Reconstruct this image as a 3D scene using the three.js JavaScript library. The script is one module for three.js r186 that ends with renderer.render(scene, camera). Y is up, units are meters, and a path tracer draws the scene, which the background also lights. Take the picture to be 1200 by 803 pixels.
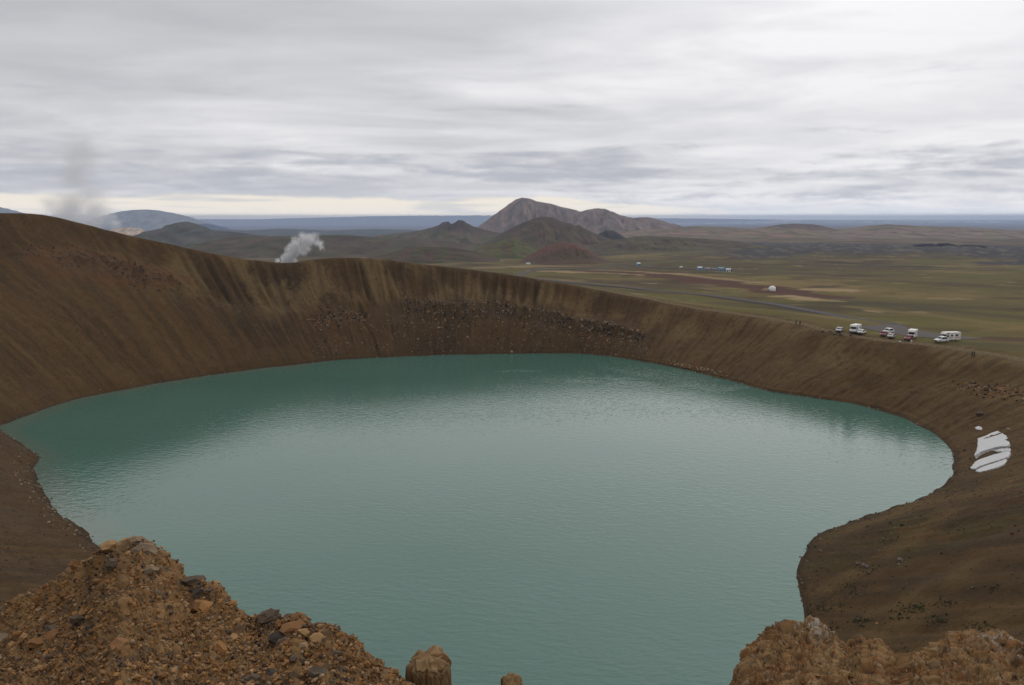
import * as THREE from 'three';
import { mergeGeometries, mergeVertices } from 'three/addons/utils/BufferGeometryUtils.js';
import { MarchingCubes } from 'three/addons/objects/MarchingCubes.js';
import { RoundedBoxGeometry } from 'three/addons/geometries/RoundedBoxGeometry.js';

// ------------------------------------------------------------------ camera, sky, sun, exposure
const scene = new THREE.Scene();
const EYE = 54, FOCAL = 914, HORIZON = 258, W0 = 1200, H0 = 803;            // eye height above the lake (m); lens of the photograph in its own pixels
const PITCH = Math.atan((H0 / 2 - HORIZON) / FOCAL);
const camera = new THREE.PerspectiveCamera(2 * Math.atan(H0 / 2 / FOCAL) * 180 / Math.PI, W0 / H0, 0.3, 120000);
camera.position.set(0, EYE, 0);
camera.rotation.x = -PITCH;
scene.add(camera);
const renderer = new THREE.WebGLRenderer({ antialias: true });
renderer.toneMapping = THREE.LinearToneMapping;
renderer.toneMappingExposure = 1.0;
renderer.shadowMap.enabled = true;
const sun = new THREE.DirectionalLight(new THREE.Color(1, 0.96, 0.9), 0.95);
sun.position.set(300, 640, -900); sun.target.position.set(0, 0, -200);
sun.castShadow = true; sun.shadow.radius = 205;
Object.assign(sun.shadow.camera, { left: -400, right: 400, top: 400, bottom: -400, near: 1, far: 2500 });
sun.shadow.mapSize.set(2048, 2048);
scene.add(sun, sun.target);
scene.fog = new THREE.FogExp2(new THREE.Color(0.57, 0.71, 1.0), 5.2e-5);

// ------------------------------------------------------------------ noise and helpers
let seed = 12345;
const rnd = () => { seed = (seed + 0x6d2b79f5) | 0; let t = Math.imul(seed ^ (seed >>> 15), 1 | seed); t = (t + Math.imul(t ^ (t >>> 7), 61 | t)) ^ t; return ((t ^ (t >>> 14)) >>> 0) / 4294967296; };
const rr = (a, b) => a + (b - a) * rnd();
const PERM = new Uint8Array(512), GX = new Float64Array(256), GY = new Float64Array(256);
{
  const p = [...Array(256).keys()];
  for (let i = 255; i > 0; i--) { const j = Math.floor(rnd() * (i + 1)); [p[i], p[j]] = [p[j], p[i]]; }
  for (let i = 0; i < 512; i++) PERM[i] = p[i & 255];
  for (let i = 0; i < 256; i++) { const a = rnd() * Math.PI * 2; GX[i] = Math.cos(a); GY[i] = Math.sin(a); }
}
function noise(x, y) {                                                      // gradient noise, about -1..1
  const xf = Math.floor(x), yf = Math.floor(y), X = xf & 255, Y = yf & 255; x -= xf; y -= yf;
  const u = x * x * x * (x * (x * 6 - 15) + 10), v = y * y * y * (y * (y * 6 - 15) + 10);
  const a = PERM[PERM[X] + Y], b = PERM[PERM[X + 1] + Y], c = PERM[PERM[X] + Y + 1], d = PERM[PERM[X + 1] + Y + 1];
  const n0 = GX[a] * x + GY[a] * y, n1 = GX[b] * (x - 1) + GY[b] * y, n2 = GX[c] * x + GY[c] * (y - 1), n3 = GX[d] * (x - 1) + GY[d] * (y - 1);
  const p = n0 + u * (n1 - n0), q = n2 + u * (n3 - n2);
  return (p + v * (q - p)) * 1.5;
}
const fbm = (x, y, o = 4, g = 0.5) => { let s = 0, a = 1, t = 0; for (let i = 0; i < o; i++) { s += a * noise(x, y); t += a; a *= g; x = x * 2.03 + 17.3; y = y * 2.03 - 9.1; } return s / t; };
const ridged = (x, y, o = 4) => { let s = 0, a = 1, t = 0; for (let i = 0; i < o; i++) { s += a * (1 - 2 * Math.abs(noise(x, y))); t += a; a *= 0.5; x = x * 2.1 + 5.2; y = y * 2.1 + 1.7; } return s / t; };
const clamp = (x, a = 0, b = 1) => Math.min(b, Math.max(a, x));
const sstep = (a, b, x) => { const t = clamp((x - a) / (b - a)); return t * t * (3 - 2 * t); };
const lerp = (a, b, t) => a + (b - a) * t;
const mix3 = (a, b, t) => [a[0] + (b[0] - a[0]) * t, a[1] + (b[1] - a[1]) * t, a[2] + (b[2] - a[2]) * t];
const smin = (a, b, k) => { const h = clamp(0.5 + 0.5 * (b - a) / k); return lerp(b, a, h) - k * h * (1 - h); };
const bell = (x, c, w) => Math.exp(-((x - c) / w) * ((x - c) / w));
function ray(px, py) {                                                      // sight line through a point of the photograph
  const a = (px - 600) / FOCAL, b = -(py - H0 / 2) / FOCAL, c = Math.cos(PITCH), s = Math.sin(PITCH);
  return new THREE.Vector3(a, c * b - s, -s * b - c);
}
const at = (px, py, depth) => { const d = ray(px, py); return d.multiplyScalar(depth / -d.z).add(new THREE.Vector3(0, EYE, 0)); };
const at_height = (px, py, y) => { const d = ray(px, py); return d.multiplyScalar((y - EYE) / d.y).add(new THREE.Vector3(0, EYE, 0)); };
function tag(o, label, category, extra = {}) { o.userData = { label, category, ...extra }; return o; }
function mesh(name, geometry, material, parent = scene) { const m = new THREE.Mesh(geometry, material); m.name = name; m.castShadow = m.receiveShadow = true; parent.add(m); return m; }
const counts = {};
const numbered = (n) => { const k = counts[n] = (counts[n] ?? -1) + 1; return k ? n + '_' + String(k).padStart(3, '0') : n; };
const lin = (r, g, b) => { const c = new THREE.Color().setRGB(r / 255, g / 255, b / 255, THREE.SRGBColorSpace); return [c.r, c.g, c.b]; };

// ------------------------------------------------------------------ the overcast sky
{
  const w = 4096, h = 2048, data = new Float32Array(w * h * 4), D = Math.PI / 180;
  const cream = [0.86, 0.785, 0.66], dark = lin(173, 176, 184), white = lin(234, 233, 235), grey = lin(190, 191, 195), blue = lin(190, 200, 216);
  for (let j = 0; j < h; j++) {
    const el = (j + 0.5) / h * 180 - 90;
    for (let i = 0; i < w; i++) {
      const o = (j * w + i) * 4;
      if (el < -0.2) { data[o] = 0.1; data[o + 1] = 0.09; data[o + 2] = 0.08; data[o + 3] = 1; continue; }
      let az = ((i + 0.5) / w - 0.25) * 360; if (az > 180) az -= 360;
      const se = Math.sin(el * D), ce = Math.cos(el * D), r = 1 / (se + 0.055), X = ce * Math.sin(az * D) * r, Z = ce * Math.cos(az * D) * r;
      // broad soft masses of the cloud deck, thin where the hidden sun stands
      const far = sstep(75, 40, el), near = Math.acos(clamp(se * Math.sin(38 * D) + ce * Math.cos(38 * D) * Math.cos((az - 23) * D), -1, 1)) / D;
      const big = fbm(X * 0.36 + 4.2, Z * 0.36 + 1.3, 3), mid = fbm(X * 0.85 + 0.8 * big, Z * 1.25 + 7.7 + 0.5 * big, el < 40 ? 6 : 3, 0.56);
      let t = 0.58 + 0.6 * big + 0.5 * mid;
      t += far * (0.72 * sstep(-34, 20, az) - 0.60) + 0.55 * bell(el, 8.6 + az * 0.17, 3.2) * sstep(70, 30, Math.abs(az)) * (0.6 + 0.8 * mid);
      let c = mix3(grey, white, clamp(t)); const g = 1 + 0.75 * bell(near, 0, 21); c = [c[0] * g, c[1] * g, c[2] * g];
      // streaky lower stratus
      if (el < 14) {
        const w1 = fbm(az * 0.07 + 40, el * 0.35, 3), n = fbm(az * 0.085 + 3.1 + 0.5 * w1, el * 0.85 + 0.018 * az + 0.6 * w1, 6, 0.6), n2 = fbm(az * 0.19 + 9 + 0.4 * n, el * 1.6 + 2 + 0.7 * w1, 6, 0.64);
        const band = 0.95 * bell(el, 3.5, 1.5) + 0.6 * bell(el, 1.9, 1.0) * sstep(4, 22, az) - 0.45 * bell(el, 6.2, 1.3);
        let m = sstep(0.14, 0.82, 0.9 * n + 0.6 * n2 + 0.62 * band * (0.75 + 0.25 * Math.cos((az + 6) * 0.07)));
        m *= sstep(13, 6, el);
        c = mix3(c, dark, 0.88 * m);
        // bright clear strip along the horizon
        const edge = 1.5 + 0.4 * fbm(az * 0.16, 3.3, 4) - 0.9 * sstep(2, 16, az) + 0.25 * sstep(-28, -40, az);
        const gap = sstep(edge + 0.16, edge - 0.10, el + 0.30 * n2) * (0.98 - 0.45 * sstep(10, 24, az));
        const tint = mix3(cream, white, sstep(3, 20, az) * 0.7);
        c = mix3(c, mix3(tint, grey, 0.7 * sstep(0.05, 0.5, fbm(az * 0.11 + 8, el * 2.6, 4))), gap);
        // far cumulus rows and blue air to the right
        const rag = fbm(az * 0.3 + 31 + 0.5 * w1, el * 1.7 + 5, 5, 0.6);
        c = mix3(c, white, 0.8 * sstep(0.05, 0.38, rag) * bell(el, 1.45, 0.8) * sstep(4, 14, az));
        c = mix3(c, blue, 0.6 * sstep(1.2, 0.1, el + 0.5 * rag) * sstep(9, 20, az));
      }
      const air = Math.min(1.15, 0.0094 / Math.max(se, 0.004)) * sstep(16, 5, el), clear = Math.exp(air);   // brightness above the layer of ground haze
      data[o] = c[0] * clear; data[o + 1] = c[1] * clear * (1 - 0.04 * air); data[o + 2] = c[2] * clear * (1 - 0.13 * air); data[o + 3] = 1;
    }
  }
  const t = new THREE.DataTexture(data, w, h, THREE.RGBAFormat, THREE.FloatType);
  t.mapping = THREE.EquirectangularReflectionMapping; t.magFilter = THREE.LinearFilter; t.needsUpdate = true;
  scene.background = t; scene.environment = t;
}
console.log('sky');

// ------------------------------------------------------------------ the shape of the crater
const LX = -13, LZ = -196;                                                   // middle of the lake
const table = (rows) => {                                                    // smooth closed curve through [degrees, value]
  const n = rows.length;
  return (deg) => {
    let k = 0; while (k < n && rows[k][0] <= deg) k++;
    const p = (i) => { const q = rows[((i % n) + n) % n]; return [q[0] + 360 * Math.floor(i / n), q[1]]; };
    const a = p(k - 2), b = p(k - 1), c = p(k), d = p(k + 1), t = (deg - b[0]) / (c[0] - b[0]), len = c[0] - b[0];
    const m1 = (c[1] - a[1]) / (c[0] - a[0]) * len, m2 = (d[1] - b[1]) / (d[0] - b[0]) * len, t2 = t * t, t3 = t2 * t;
    return (2 * t3 - 3 * t2 + 1) * b[1] + (t3 - 2 * t2 + t) * m1 + (3 * t2 - 2 * t3) * c[1] + (t3 - t2) * m2;
  };
};
const shoreAt = table([[-178, 122.8], [-175, 123.6], [-169, 124.4], [-162, 124.5], [-155.4, 122.3], [-148.4, 120.5], [-133.7, 116.9], [-117.3, 116.9], [-109, 116], [-100.7, 115.6], [-83.7, 118.4], [-70.8, 124.5], [-60.9, 121.1],
  [-48.2, 113.3], [-37.5, 108.4], [-27, 106.6], [-20.2, 111.9], [-14.6, 118], [-7.3, 120.9], [0.7, 120.6], [7.3, 119], [13.2, 115.9], [20.3, 111.7], [26.2, 107.2], [32.3, 101.8], [39, 96.6], [44, 94.3], [48.5, 94.8],
  [52.4, 97.2], [56.4, 101.6], [62.7, 112.1], [72, 121], [90, 124], [108, 112], [118, 97], [124.8, 92], [131.9, 91.1], [139.9, 91.1], [151.2, 93.4], [161.9, 96.8], [167.1, 98.4], [174.8, 108.6], [179.7, 118.4]]);
const rimRow = [[-176, 204, 57.5], [-166, 203.2, 57.3], [-159.2, 202.3, 57.1], [-151.6, 199.2, 56.7], [-147.5, 197.4, 56.2], [-143.7, 191.4, 52.6], [-139.8, 184.3, 48.3], [-135.3, 177.8, 44.4], [-130.2, 173.7, 40.3], [-126.8, 172.8, 38.2],
  [-124.6, 171, 37], [-119.7, 170.8, 35.5], [-117.1, 172.1, 36.4], [-112, 172.8, 37.2], [-106.9, 171.5, 36.6], [-99.1, 167.3, 33.8], [-91, 164.5, 31.1], [-82.6, 161.3, 27.9], [-74.1, 159.6, 24.1], [-65.3, 155.2, 20.8], [-55.9, 148, 18.4],
  [-46.2, 142.4, 17.7], [-39.9, 140.2, 17.3], [-35.3, 139.4, 17], [-30.2, 137, 16.2], [-24.8, 138.1, 15.5], [-19.4, 142.4, 15.5], [-15.1, 148.2, 15.3], [-9.9, 150.9, 15.4], [-4.4, 152.1, 15.6], [5.2, 155.6, 17.9], [20, 163, 23], [35, 172, 32],
  [50, 184, 42], [70, 194, 50], [90, 195.5, 52], [108, 194, 51], [130, 190, 50], [150, 195, 51], [165, 200, 55]];
const rimR = table(rimRow.map((q) => [q[0], q[1]])), rimH = table(rimRow.map((q) => [q[0], q[2]]));
// land outside the crater: a gently falling plain, a lower basin far off to the left
const steps = (rows) => (d) => { let k = 1; while (k < rows.length - 1 && rows[k][0] < d) k++; const [a, b] = [rows[k - 1], rows[k]], t = clamp((d - a[0]) / (b[0] - a[0])); return lerp(a[1], b[1], t * t * (3 - 2 * t) * 0.35 + t * 0.65); };
const fallLeft = steps([[250, 15], [420, 14], [650, 7], [1300, -15], [2300, -46], [5000, -85], [9000, -150], [60000, -160]]), fallRight = steps([[250, 15], [350, 14], [520, 8], [1400, -12], [2500, -20], [5000, -28], [9000, -70], [60000, -110]]);
function plain(x, z) {
  const d = Math.hypot(x, z), az = Math.atan2(x, -z) * 57.3;
  let h = lerp(fallLeft(d), fallRight(d), sstep(2, 16, az)) + 1.2 * noise(x * 0.004 + 3, z * 0.004) * sstep(250, 700, d) + 0.35 * noise(x * 0.021, z * 0.021) * sstep(210, 420, d);
  h += sstep(1500, 4000, d) * 5 * fbm(x * 0.0011, z * 0.0011, 4) + 2.2 * sstep(500, 1100, d) * fbm(x * 0.009, z * 0.009, 3);
  const lava = lavaField(x, z);
  if (lava > 0) h += lava * (5.5 * ridged(x * 0.011, z * 0.011, 4) + 3.5 * fbm(x * 0.05, z * 0.05, 3));
  return h;
}
function lavaField(x, z) {                                                   // black lava beyond the meadow, right of the cinder hills
  const d = Math.hypot(x, z), az = Math.atan2(x, -z) * 57.3;
  return sstep(1420, 1650, d + 260 * noise(az * 0.22, 4.4) + 120 * noise(az * 0.9, 1) - 160 * bell(az, 27, 4)) * sstep(3000, 2500, d) * sstep(12, 17, az);
}
const polar = (x, z) => { const vx = x - LX, vz = z - LZ; return [Math.atan2(vz, vx) * 57.29578, Math.hypot(vx, vz)]; };
function ribs(th, s) {                                                       // flutes washed into the upper wall: 0 in a groove, 1 on a spine
  const arc = th * 2.75 + 0.9 * noise(th * 0.5, s * 2.2) + 1.6 * (noise(th * 0.16, 7.7)) + (s - 0.7) * 1.2 * noise(th * 0.05, 3.3);
  const a = Math.abs(((arc / 4.8) % 1 + 1) % 1 - 0.5) * 2, b = Math.abs(((arc / 3.1 + 0.3) % 1 + 1) % 1 - 0.5) * 2;
  return clamp(0.8 * a + 0.2 * b + 0.25 * noise(th * 1.1, s * 3) + 0.2 * (s - 0.75));
}
const ribZone = (th, s) => sstep(0.44, 0.62, s + 0.09 * noise(th * 0.3, 2)) * sstep(1.02, 0.9, s) * (sstep(-117, -110, th) * sstep(-74, -82, th) + 0.75 * sstep(-137, -133, th) * sstep(-119, -124, th));
const cliffZone = (th) => Math.max(sstep(-121, -117, th) * sstep(-101, -104, th) * 0.45, sstep(-108, -102, th) * sstep(-58, -66, th));
function ground(x, z, info) {
  const [th, r] = polar(x, z);
  const near = sstep(30, 75, th) * sstep(160, 110, th);                       // the side that the camera stands on
  const rs = shoreAt(th) + 0.9 * noise(x * 0.05, z * 0.05) + 0.5 * noise(x * 0.17, z * 0.17), R = rimR(th), H = rimH(th), s = (r - rs) / (R - rs);
  let h;
  if (r < rs) h = -0.32 * (rs - r) - 0.05;
  else {
    const d = r - rs, slope = H / (R - rs), soft = lerp(2.6, 4.5, sstep(-75, -40, th) * sstep(60, 20, th));
    let inner = slope * d * (1 + 0.05 * Math.sin(clamp(s) * Math.PI * 2) ) ;
    inner = lerp(inner, H * Math.pow(clamp(s, 0, 1.3), 1.25), near);
    inner = lerp(Math.min(d * 0.16, 0.3) + 0.55 * sstep(0.9, 1.7, d), inner, sstep(0.6, 3.4, d));        // narrow beach and a small scarp behind it
    // rocky step in the lower wall
    const cz = cliffZone(th);
    if (cz > 0 && s < 1) {
      const mid = 0.45 + 0.05 * noise(th * 0.12, 1.1) + 0.03 * noise(th * 0.7, 4) + 0.05 * sstep(-80, -66, th) * -1;
      inner += cz * ((sstep(mid - 0.05, mid + 0.035, s) - sstep(mid + 0.03, mid + 0.42, s)) * 2.0 - 0.6 * bell(s, mid - 0.08, 0.05)) * sstep(0.1, 0.25, s);
      inner += cz * bell(s, mid, 0.09) * (1.0 * ridged(x * 0.23, z * 0.23, 3) + 0.6 * noise(th * 3.2, s * 9));
    }
    const rz = ribZone(th, s); if (rz > 0) inner += rz * (2.8 + 1.4 * noise(th * 0.33, 5.5)) * (ribs(th, s) - 0.6);
    inner += sstep(0.02, 0.2, s) * sstep(1.1, 0.95, s) * (0.45 * fbm(th * 0.55, s * 1.6, 4) + 0.12 * noise(th * 1.6 + s * 1.5 * sstep(-140, -170, th), s * 1.6 + 0.4 * noise(th * 0.4, s * 3)) + 0.34 * fbm(x * 0.13, z * 0.13, 4, 0.6) + 0.2 * noise(x * 0.3, z * 0.3) + 0.3 * noise(th * 1.9 + 1.2 * noise(th * 0.5, s * 4), s * 1.8) * sstep(0.9, 0.5, s) * clamp(0.5 + noise(th * 0.2, s * 2 + 3)));
    // broad hollows and spurs of the left and near walls
    inner += sstep(0.05, 0.4, s) * sstep(1.0, 0.7, s) * (1.7 * noise(th * 0.085 + 2, s * 0.8) + 0.9 * bell(th, -121, 2.2) * -2.2 * sstep(0.2, 0.9, s));
    // outcrop shelf on the left wall
    const oc = bell(th, -143, 7) * bell(s, 0.70, 0.10); if (oc > 0.02) inner += oc * (3.4 * ridged(x * 0.11, z * 0.11, 4) + 1.0 * noise(x * 0.5, z * 0.5) + 1.2);
    // thin erosion crack running down the far wall
    const crack = Math.abs(th + 112.6 - 2.6 * (1 - s) + 0.5 * noise(s * 7, 3.3)); if (s < 0.62 && crack < 0.9) inner -= 0.9 * sstep(0.55, 0.1, crack) * sstep(0.62, 0.5, s);
    const crack2 = Math.abs(th + 39.6 - 2.4 * (s - 0.2) + 0.4 * noise(s * 6, 8.8)); if (s > 0.12 && s < 0.8 && crack2 < 0.8) inner -= 0.7 * sstep(0.5, 0.08, crack2) * sstep(0.8, 0.7, s) * sstep(0.12, 0.25, s);
    // fine rills above the beach on the right
    const rill = sstep(-50, -38, th) * sstep(14, 4, th) * sstep(0.05, 0.14, s) * sstep(0.62, 0.36, s); if (rill > 0) inner += rill * 0.34 * noise(th * 1.55 + s * 5, s * 0.6);
    const p = plain(x, z), fall = lerp(0.34, 0.03, sstep(-100, -62, th) * sstep(40, 10, th)), top = H + soft * 0.25;
    let outer = top - fall * Math.max(0, d - (R - rs)) + 0.5 * noise(x * 0.03, z * 0.03) * sstep(R, R + 12, r);
    const out = Math.max(0, r - R);
    outer = lerp(Math.max(outer, p), p, sstep(14, 70, out) * sstep(-104, -60, th) * sstep(60, 10, th));
    const flat = sstep(-104, -60, th) * sstep(60, 10, th); if (out > 0) outer = -smin(-outer, -p, 6 * sstep(8, 40, out) * sstep(0.5, 0.1, flat) + 0.01);
    h = smin(inner, outer, soft);
  }
  if (info) { info.th = th; info.r = r; info.s = s; info.rs = rs; info.R = R; }
  return h;
}
function sight(px, py) {                                                     // where a sight line meets the ground
  const d = ray(px, py).normalize(); let t = 60, step = 1;
  for (; t < 30000; t += step) { const x = d.x * t, y = EYE + d.y * t, z = d.z * t; if (y < ground(x, z)) break; step = Math.max(0.5, t * 0.004); }
  let a = t - step, b = t; for (let i = 0; i < 24; i++) { const m = (a + b) / 2; if (EYE + d.y * m < ground(d.x * m, d.z * m)) b = m; else a = m; }
  return new THREE.Vector3(d.x * b, EYE + d.y * b, d.z * b);
}
// ------------------------------------------------------------------ colours of the ground
const SOIL = [0.067, 0.043, 0.022], SOIL_DARK = [0.043, 0.030, 0.018], TAN = [0.108, 0.077, 0.036], OCHRE = [0.096, 0.057, 0.025], RUST = [0.106, 0.050, 0.023], ROCK = [0.085, 0.060, 0.040], MOSS = [0.062, 0.052, 0.018],
  GRASS = [0.104, 0.083, 0.031], GRASS_DRY = [0.160, 0.120, 0.052], GRASS_GREEN = [0.088, 0.086, 0.024], HEATH = [0.070, 0.051, 0.029], SAND = [0.27, 0.2, 0.12], REDSOIL = [0.075, 0.036, 0.026], LAVA = [0.042, 0.04, 0.042], FELL = [0.14, 0.108, 0.078];
const spots = [];                                                            // patches of bare earth on the meadow: centre, half length, half width, turn, colour, strength
function spot(px, py, halfLong, halfDeep, color, strength = 1, turn = 0) { const p = sight(px, py); spots.push([p.x, p.z, halfLong, halfDeep, turn, color, strength]); }
const swaths = [];
function swath(px, half, color, k) { swaths.push([px.map(([x, y]) => { const p = at_height(x, y, 6), q = at_height(x, y, plain(p.x, p.z)), r = at_height(x, y, plain(q.x, q.z)); return [r.x, r.z]; }), half, color, k]); }
function groundColor(x, z, h, slope, info) {
  const { th, r, s, rs, R } = info, d = r - rs, out = r - R;
  let c;
  const n1 = fbm(x * 0.02, z * 0.02, 4), n2 = fbm(x * 0.09 + 7, z * 0.09, 3), n3 = noise(x * 0.6, z * 0.6);
  if (out < 40) {
    c = mix3(SOIL, SOIL_DARK, sstep(-0.1, 0.5, n1 + 0.4 * n2));
    c = mix3(c, OCHRE, 0.3 * sstep(0.05, 0.5, noise(th * 0.12 + 5, s * 1.6) + 0.3 * n2));
    c = mix3(c, OCHRE, 0.4 * sstep(-130, -142, th) * sstep(0.0, 0.5, noise(th * 0.42 + s * 2, s * 1.1) + 0.3 * n2));      // long streaks of scree
    c = mix3(c, SOIL_DARK, 0.75 * bell(th, -131, 9) * sstep(-0.35, 0.3, noise(th * 0.3, s * 2) + 0.25 * n2) * sstep(0.12, 0.3, s) * sstep(0.98, 0.85, s));
    c = mix3(c, SOIL_DARK, 0.4 * sstep(0.1, 0.5, noise(th * 0.8, s * 1.4 + 3) + 0.3 * n2) * sstep(0.6, 0.3, s));
    c = mix3(c, [0.088, 0.055, 0.027], 0.7 * sstep(-138, -146, th + 14 * (s - 0.4)) * sstep(0.75, 0.5, s) * sstep(-0.35, 0.25, noise(th * 0.25 + s * 1.3, s * 1.5) + 0.3 * n2));
    c = mix3(c, [0.042, 0.031, 0.020], 0.6 * sstep(-141, -136, th + 10 * (s - 0.5)) * sstep(-121, -127, th) * sstep(0.1, 0.3, s) * sstep(0.95, 0.7, s) * sstep(-0.4, 0.2, n1));
    c = mix3(c, [0.118, 0.079, 0.043], 0.62 * sstep(-72, -50, th + 6 * n1) * sstep(34, 12, th + 6 * n1) * sstep(-0.5, 0.2, n1 + 0.5 * n2 + 0.2));      // paler earth of the right bank
    c = mix3(c, [0.135, 0.098, 0.05], 0.7 * sstep(-0.15, 0.35, noise(th * 0.21 + 30, s * 2.4) + 0.5 * n2 + 0.3 * n3) * sstep(0.35, 0.6, s + 0.2 * n1) * sstep(-150, -135, th));   // paler dry tephra higher up
    c = mix3(c, SOIL_DARK, 0.5 * sstep(0.05, 0.4, noise(th * 1.3 + 2 * n1, s * 1.3 + 11) + 0.4 * n3)); c = mix3(c, OCHRE, 0.45 * sstep(0.1, 0.45, noise(th * 2.1 + 3 * n1, s * 1.1 + 4) + 0.35 * n3));
    const cz = cliffZone(th); if (cz > 0) c = mix3(c, ROCK, cz * 0.85 * sstep(0.05, 0.45, bell(s, 0.44, 0.1) - 0.5 + 0.9 * n2 + 0.5 * n3));
    c = mix3(c, RUST, 0.7 * bell(th, -116, 6) * bell(s, 0.3, 0.16) * sstep(-0.1, 0.35, n2 + 0.3 * n1));
    c = mix3(c, RUST, 0.85 * bell(th, -69, 4) * bell(s, 0.36, 0.1) * sstep(-0.2, 0.3, n2));
    const oc = bell(th, -145, 9) * bell(s, 0.68, 0.13); c = mix3(c, RUST, 0.75 * sstep(0.25, 0.6, oc + 0.3 * n2)); c = mix3(c, ROCK, 0.6 * sstep(0.35, 0.7, oc + 0.45 * n3));
    c = mix3(c, OCHRE, 0.8 * bell(th, -3, 5) * bell(s, 0.62, 0.14) * sstep(-0.2, 0.3, n2));                   // orange rubble above the snow
    c = mix3(c, MOSS, 0.55 * bell(th, -13, 5) * bell(s, 0.7, 0.14) * sstep(-0.3, 0.2, n2));
    const fore = sstep(14, 30, th) * sstep(100, 60, th);
    c = mix3(c, MOSS, 0.5 * fore * sstep(0.0, 0.35, n2 + 0.4 * n1)); c = mix3(c, [0.100, 0.067, 0.031], 0.7 * fore * sstep(-0.2, 0.35, noise(r * 0.11 + 0.05 * th, th * 0.05) + 0.35 * n2)); c = mix3(c, SOIL_DARK, 0.5 * fore * sstep(0.1, 0.4, noise(x * 0.16 + 3, z * 0.16) + 0.3 * n3)); c = mix3(c, RUST, 0.45 * fore * sstep(0.42, 0.55, n2 + 0.25 * n3));
    const foreL = sstep(112, 125, th); c = mix3(c, ROCK, 0.45 * foreL * sstep(-0.3, 0.3, n2 + 0.3 * n3));
    if (d < 3.2) c = mix3(c, [0.04, 0.028, 0.019], sstep(1.5, 0.5, d + 0.7 * n2) * 0.8);                       // wet, dark earth at the water
    if (d < 9 && (th > 150 || th < -150)) c = mix3(c, [0.2, 0.135, 0.09], 0.8 * sstep(8, 3, d) * sstep(0.8, 1.6, d) * sstep(176, 179, Math.abs(th) + 2 * n2));
  }
  if (out > -2) {
    const D = Math.hypot(x, z), az = Math.atan2(x, -z) * 57.3, q = fbm(x * 0.006 + 2, z * 0.006, 5), q2 = fbm(x * 0.025, z * 0.025 + 9, 4), q3 = fbm(x * 0.0017 + 7, z * 0.0017, 3);
    const q4 = fbm(x * 0.011 + 40, z * 0.011, 5, 0.6);
    let g = mix3(GRASS, GRASS_DRY, sstep(-0.05, 0.35, q + 0.5 * q2)); g = mix3(g, HEATH, 0.9 * sstep(-0.08, 0.22, q3 + 0.7 * q4)); g = mix3(g, SOIL_DARK, 0.6 * sstep(0.1, 0.35, q4 - 0.3 * q)); g = mix3(g, GRASS_GREEN, 0.75 * sstep(0.0, 0.3, q2 - 0.5 * q));
    g = mix3(g, SAND, 0.5 * sstep(0.34, 0.5, q2 + 0.25 * n2)); g = mix3(g, [0.05, 0.042, 0.026], 0.55 * sstep(0.15, 0.4, fbm(x * 0.004 + 60, z * 0.009, 5, 0.62))); g = mix3(g, SOIL_DARK, 0.6 * sstep(0.3, 0.5, -q2 - 0.2 * q));
    for (const [sx, sz, a, b, turn, col, k] of spots) {
      const ux = x - sx, uz = z - sz; if (Math.abs(ux) > a * 2.4 || Math.abs(uz) > a * 2.4 + b * 2) continue;
      const ct = Math.cos(turn), st = Math.sin(turn), p = (ux * ct + uz * st) / a, v = (uz * ct - ux * st) / b;
      g = mix3(g, col, k * sstep(1.1, 0.75, p * p + v * v + 0.8 * q2 + 0.3 * n2));
    }
    if (D < 1500 && az > -8) for (const [pts, half, col, k] of swaths) {
      let best = 1e9; for (let i = 1; i < pts.length; i++) { const [ax, az0] = pts[i - 1], [bx, bz] = pts[i], vx = bx - ax, vz = bz - az0, t = clamp(((x - ax) * vx + (z - az0) * vz) / (vx * vx + vz * vz)); best = Math.min(best, Math.hypot(x - ax - vx * t, z - az0 - vz * t)); }
      if (best < half * 1.8) g = mix3(g, col, k * sstep(1.15, 0.7, best / half + 0.7 * q2 + 0.3 * n2));
    }
    const cover = fbm(x * 0.0009 + 12, z * 0.0009, 5, 0.6); const meadow = ((x - 800) / 1650) ** 2 + ((z + 500) / 1350) ** 2; g = mix3(g, mix3(FELL, HEATH, sstep(-0.15, 0.2, q)), 0.85 * sstep(0.93, 1.07, meadow + 0.5 * cover + 0.25 * q));
    const lava = lavaField(x, z); if (lava > 0) g = mix3(g, mix3(LAVA, [0.13, 0.115, 0.105], 0.75 * sstep(0.05, 0.35, q2 + 0.5 * n1)), lava * 0.92);
    const bankL = sstep(-60, -100, th) + sstep(20, 60, th), wash = lerp(sstep(2.5, 11, out + 4 * n2), sstep(30, 90, out + 10 * n2), clamp(bankL));
    c = c ? mix3(c, g, wash) : g;
  }
  return c;
}
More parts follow.
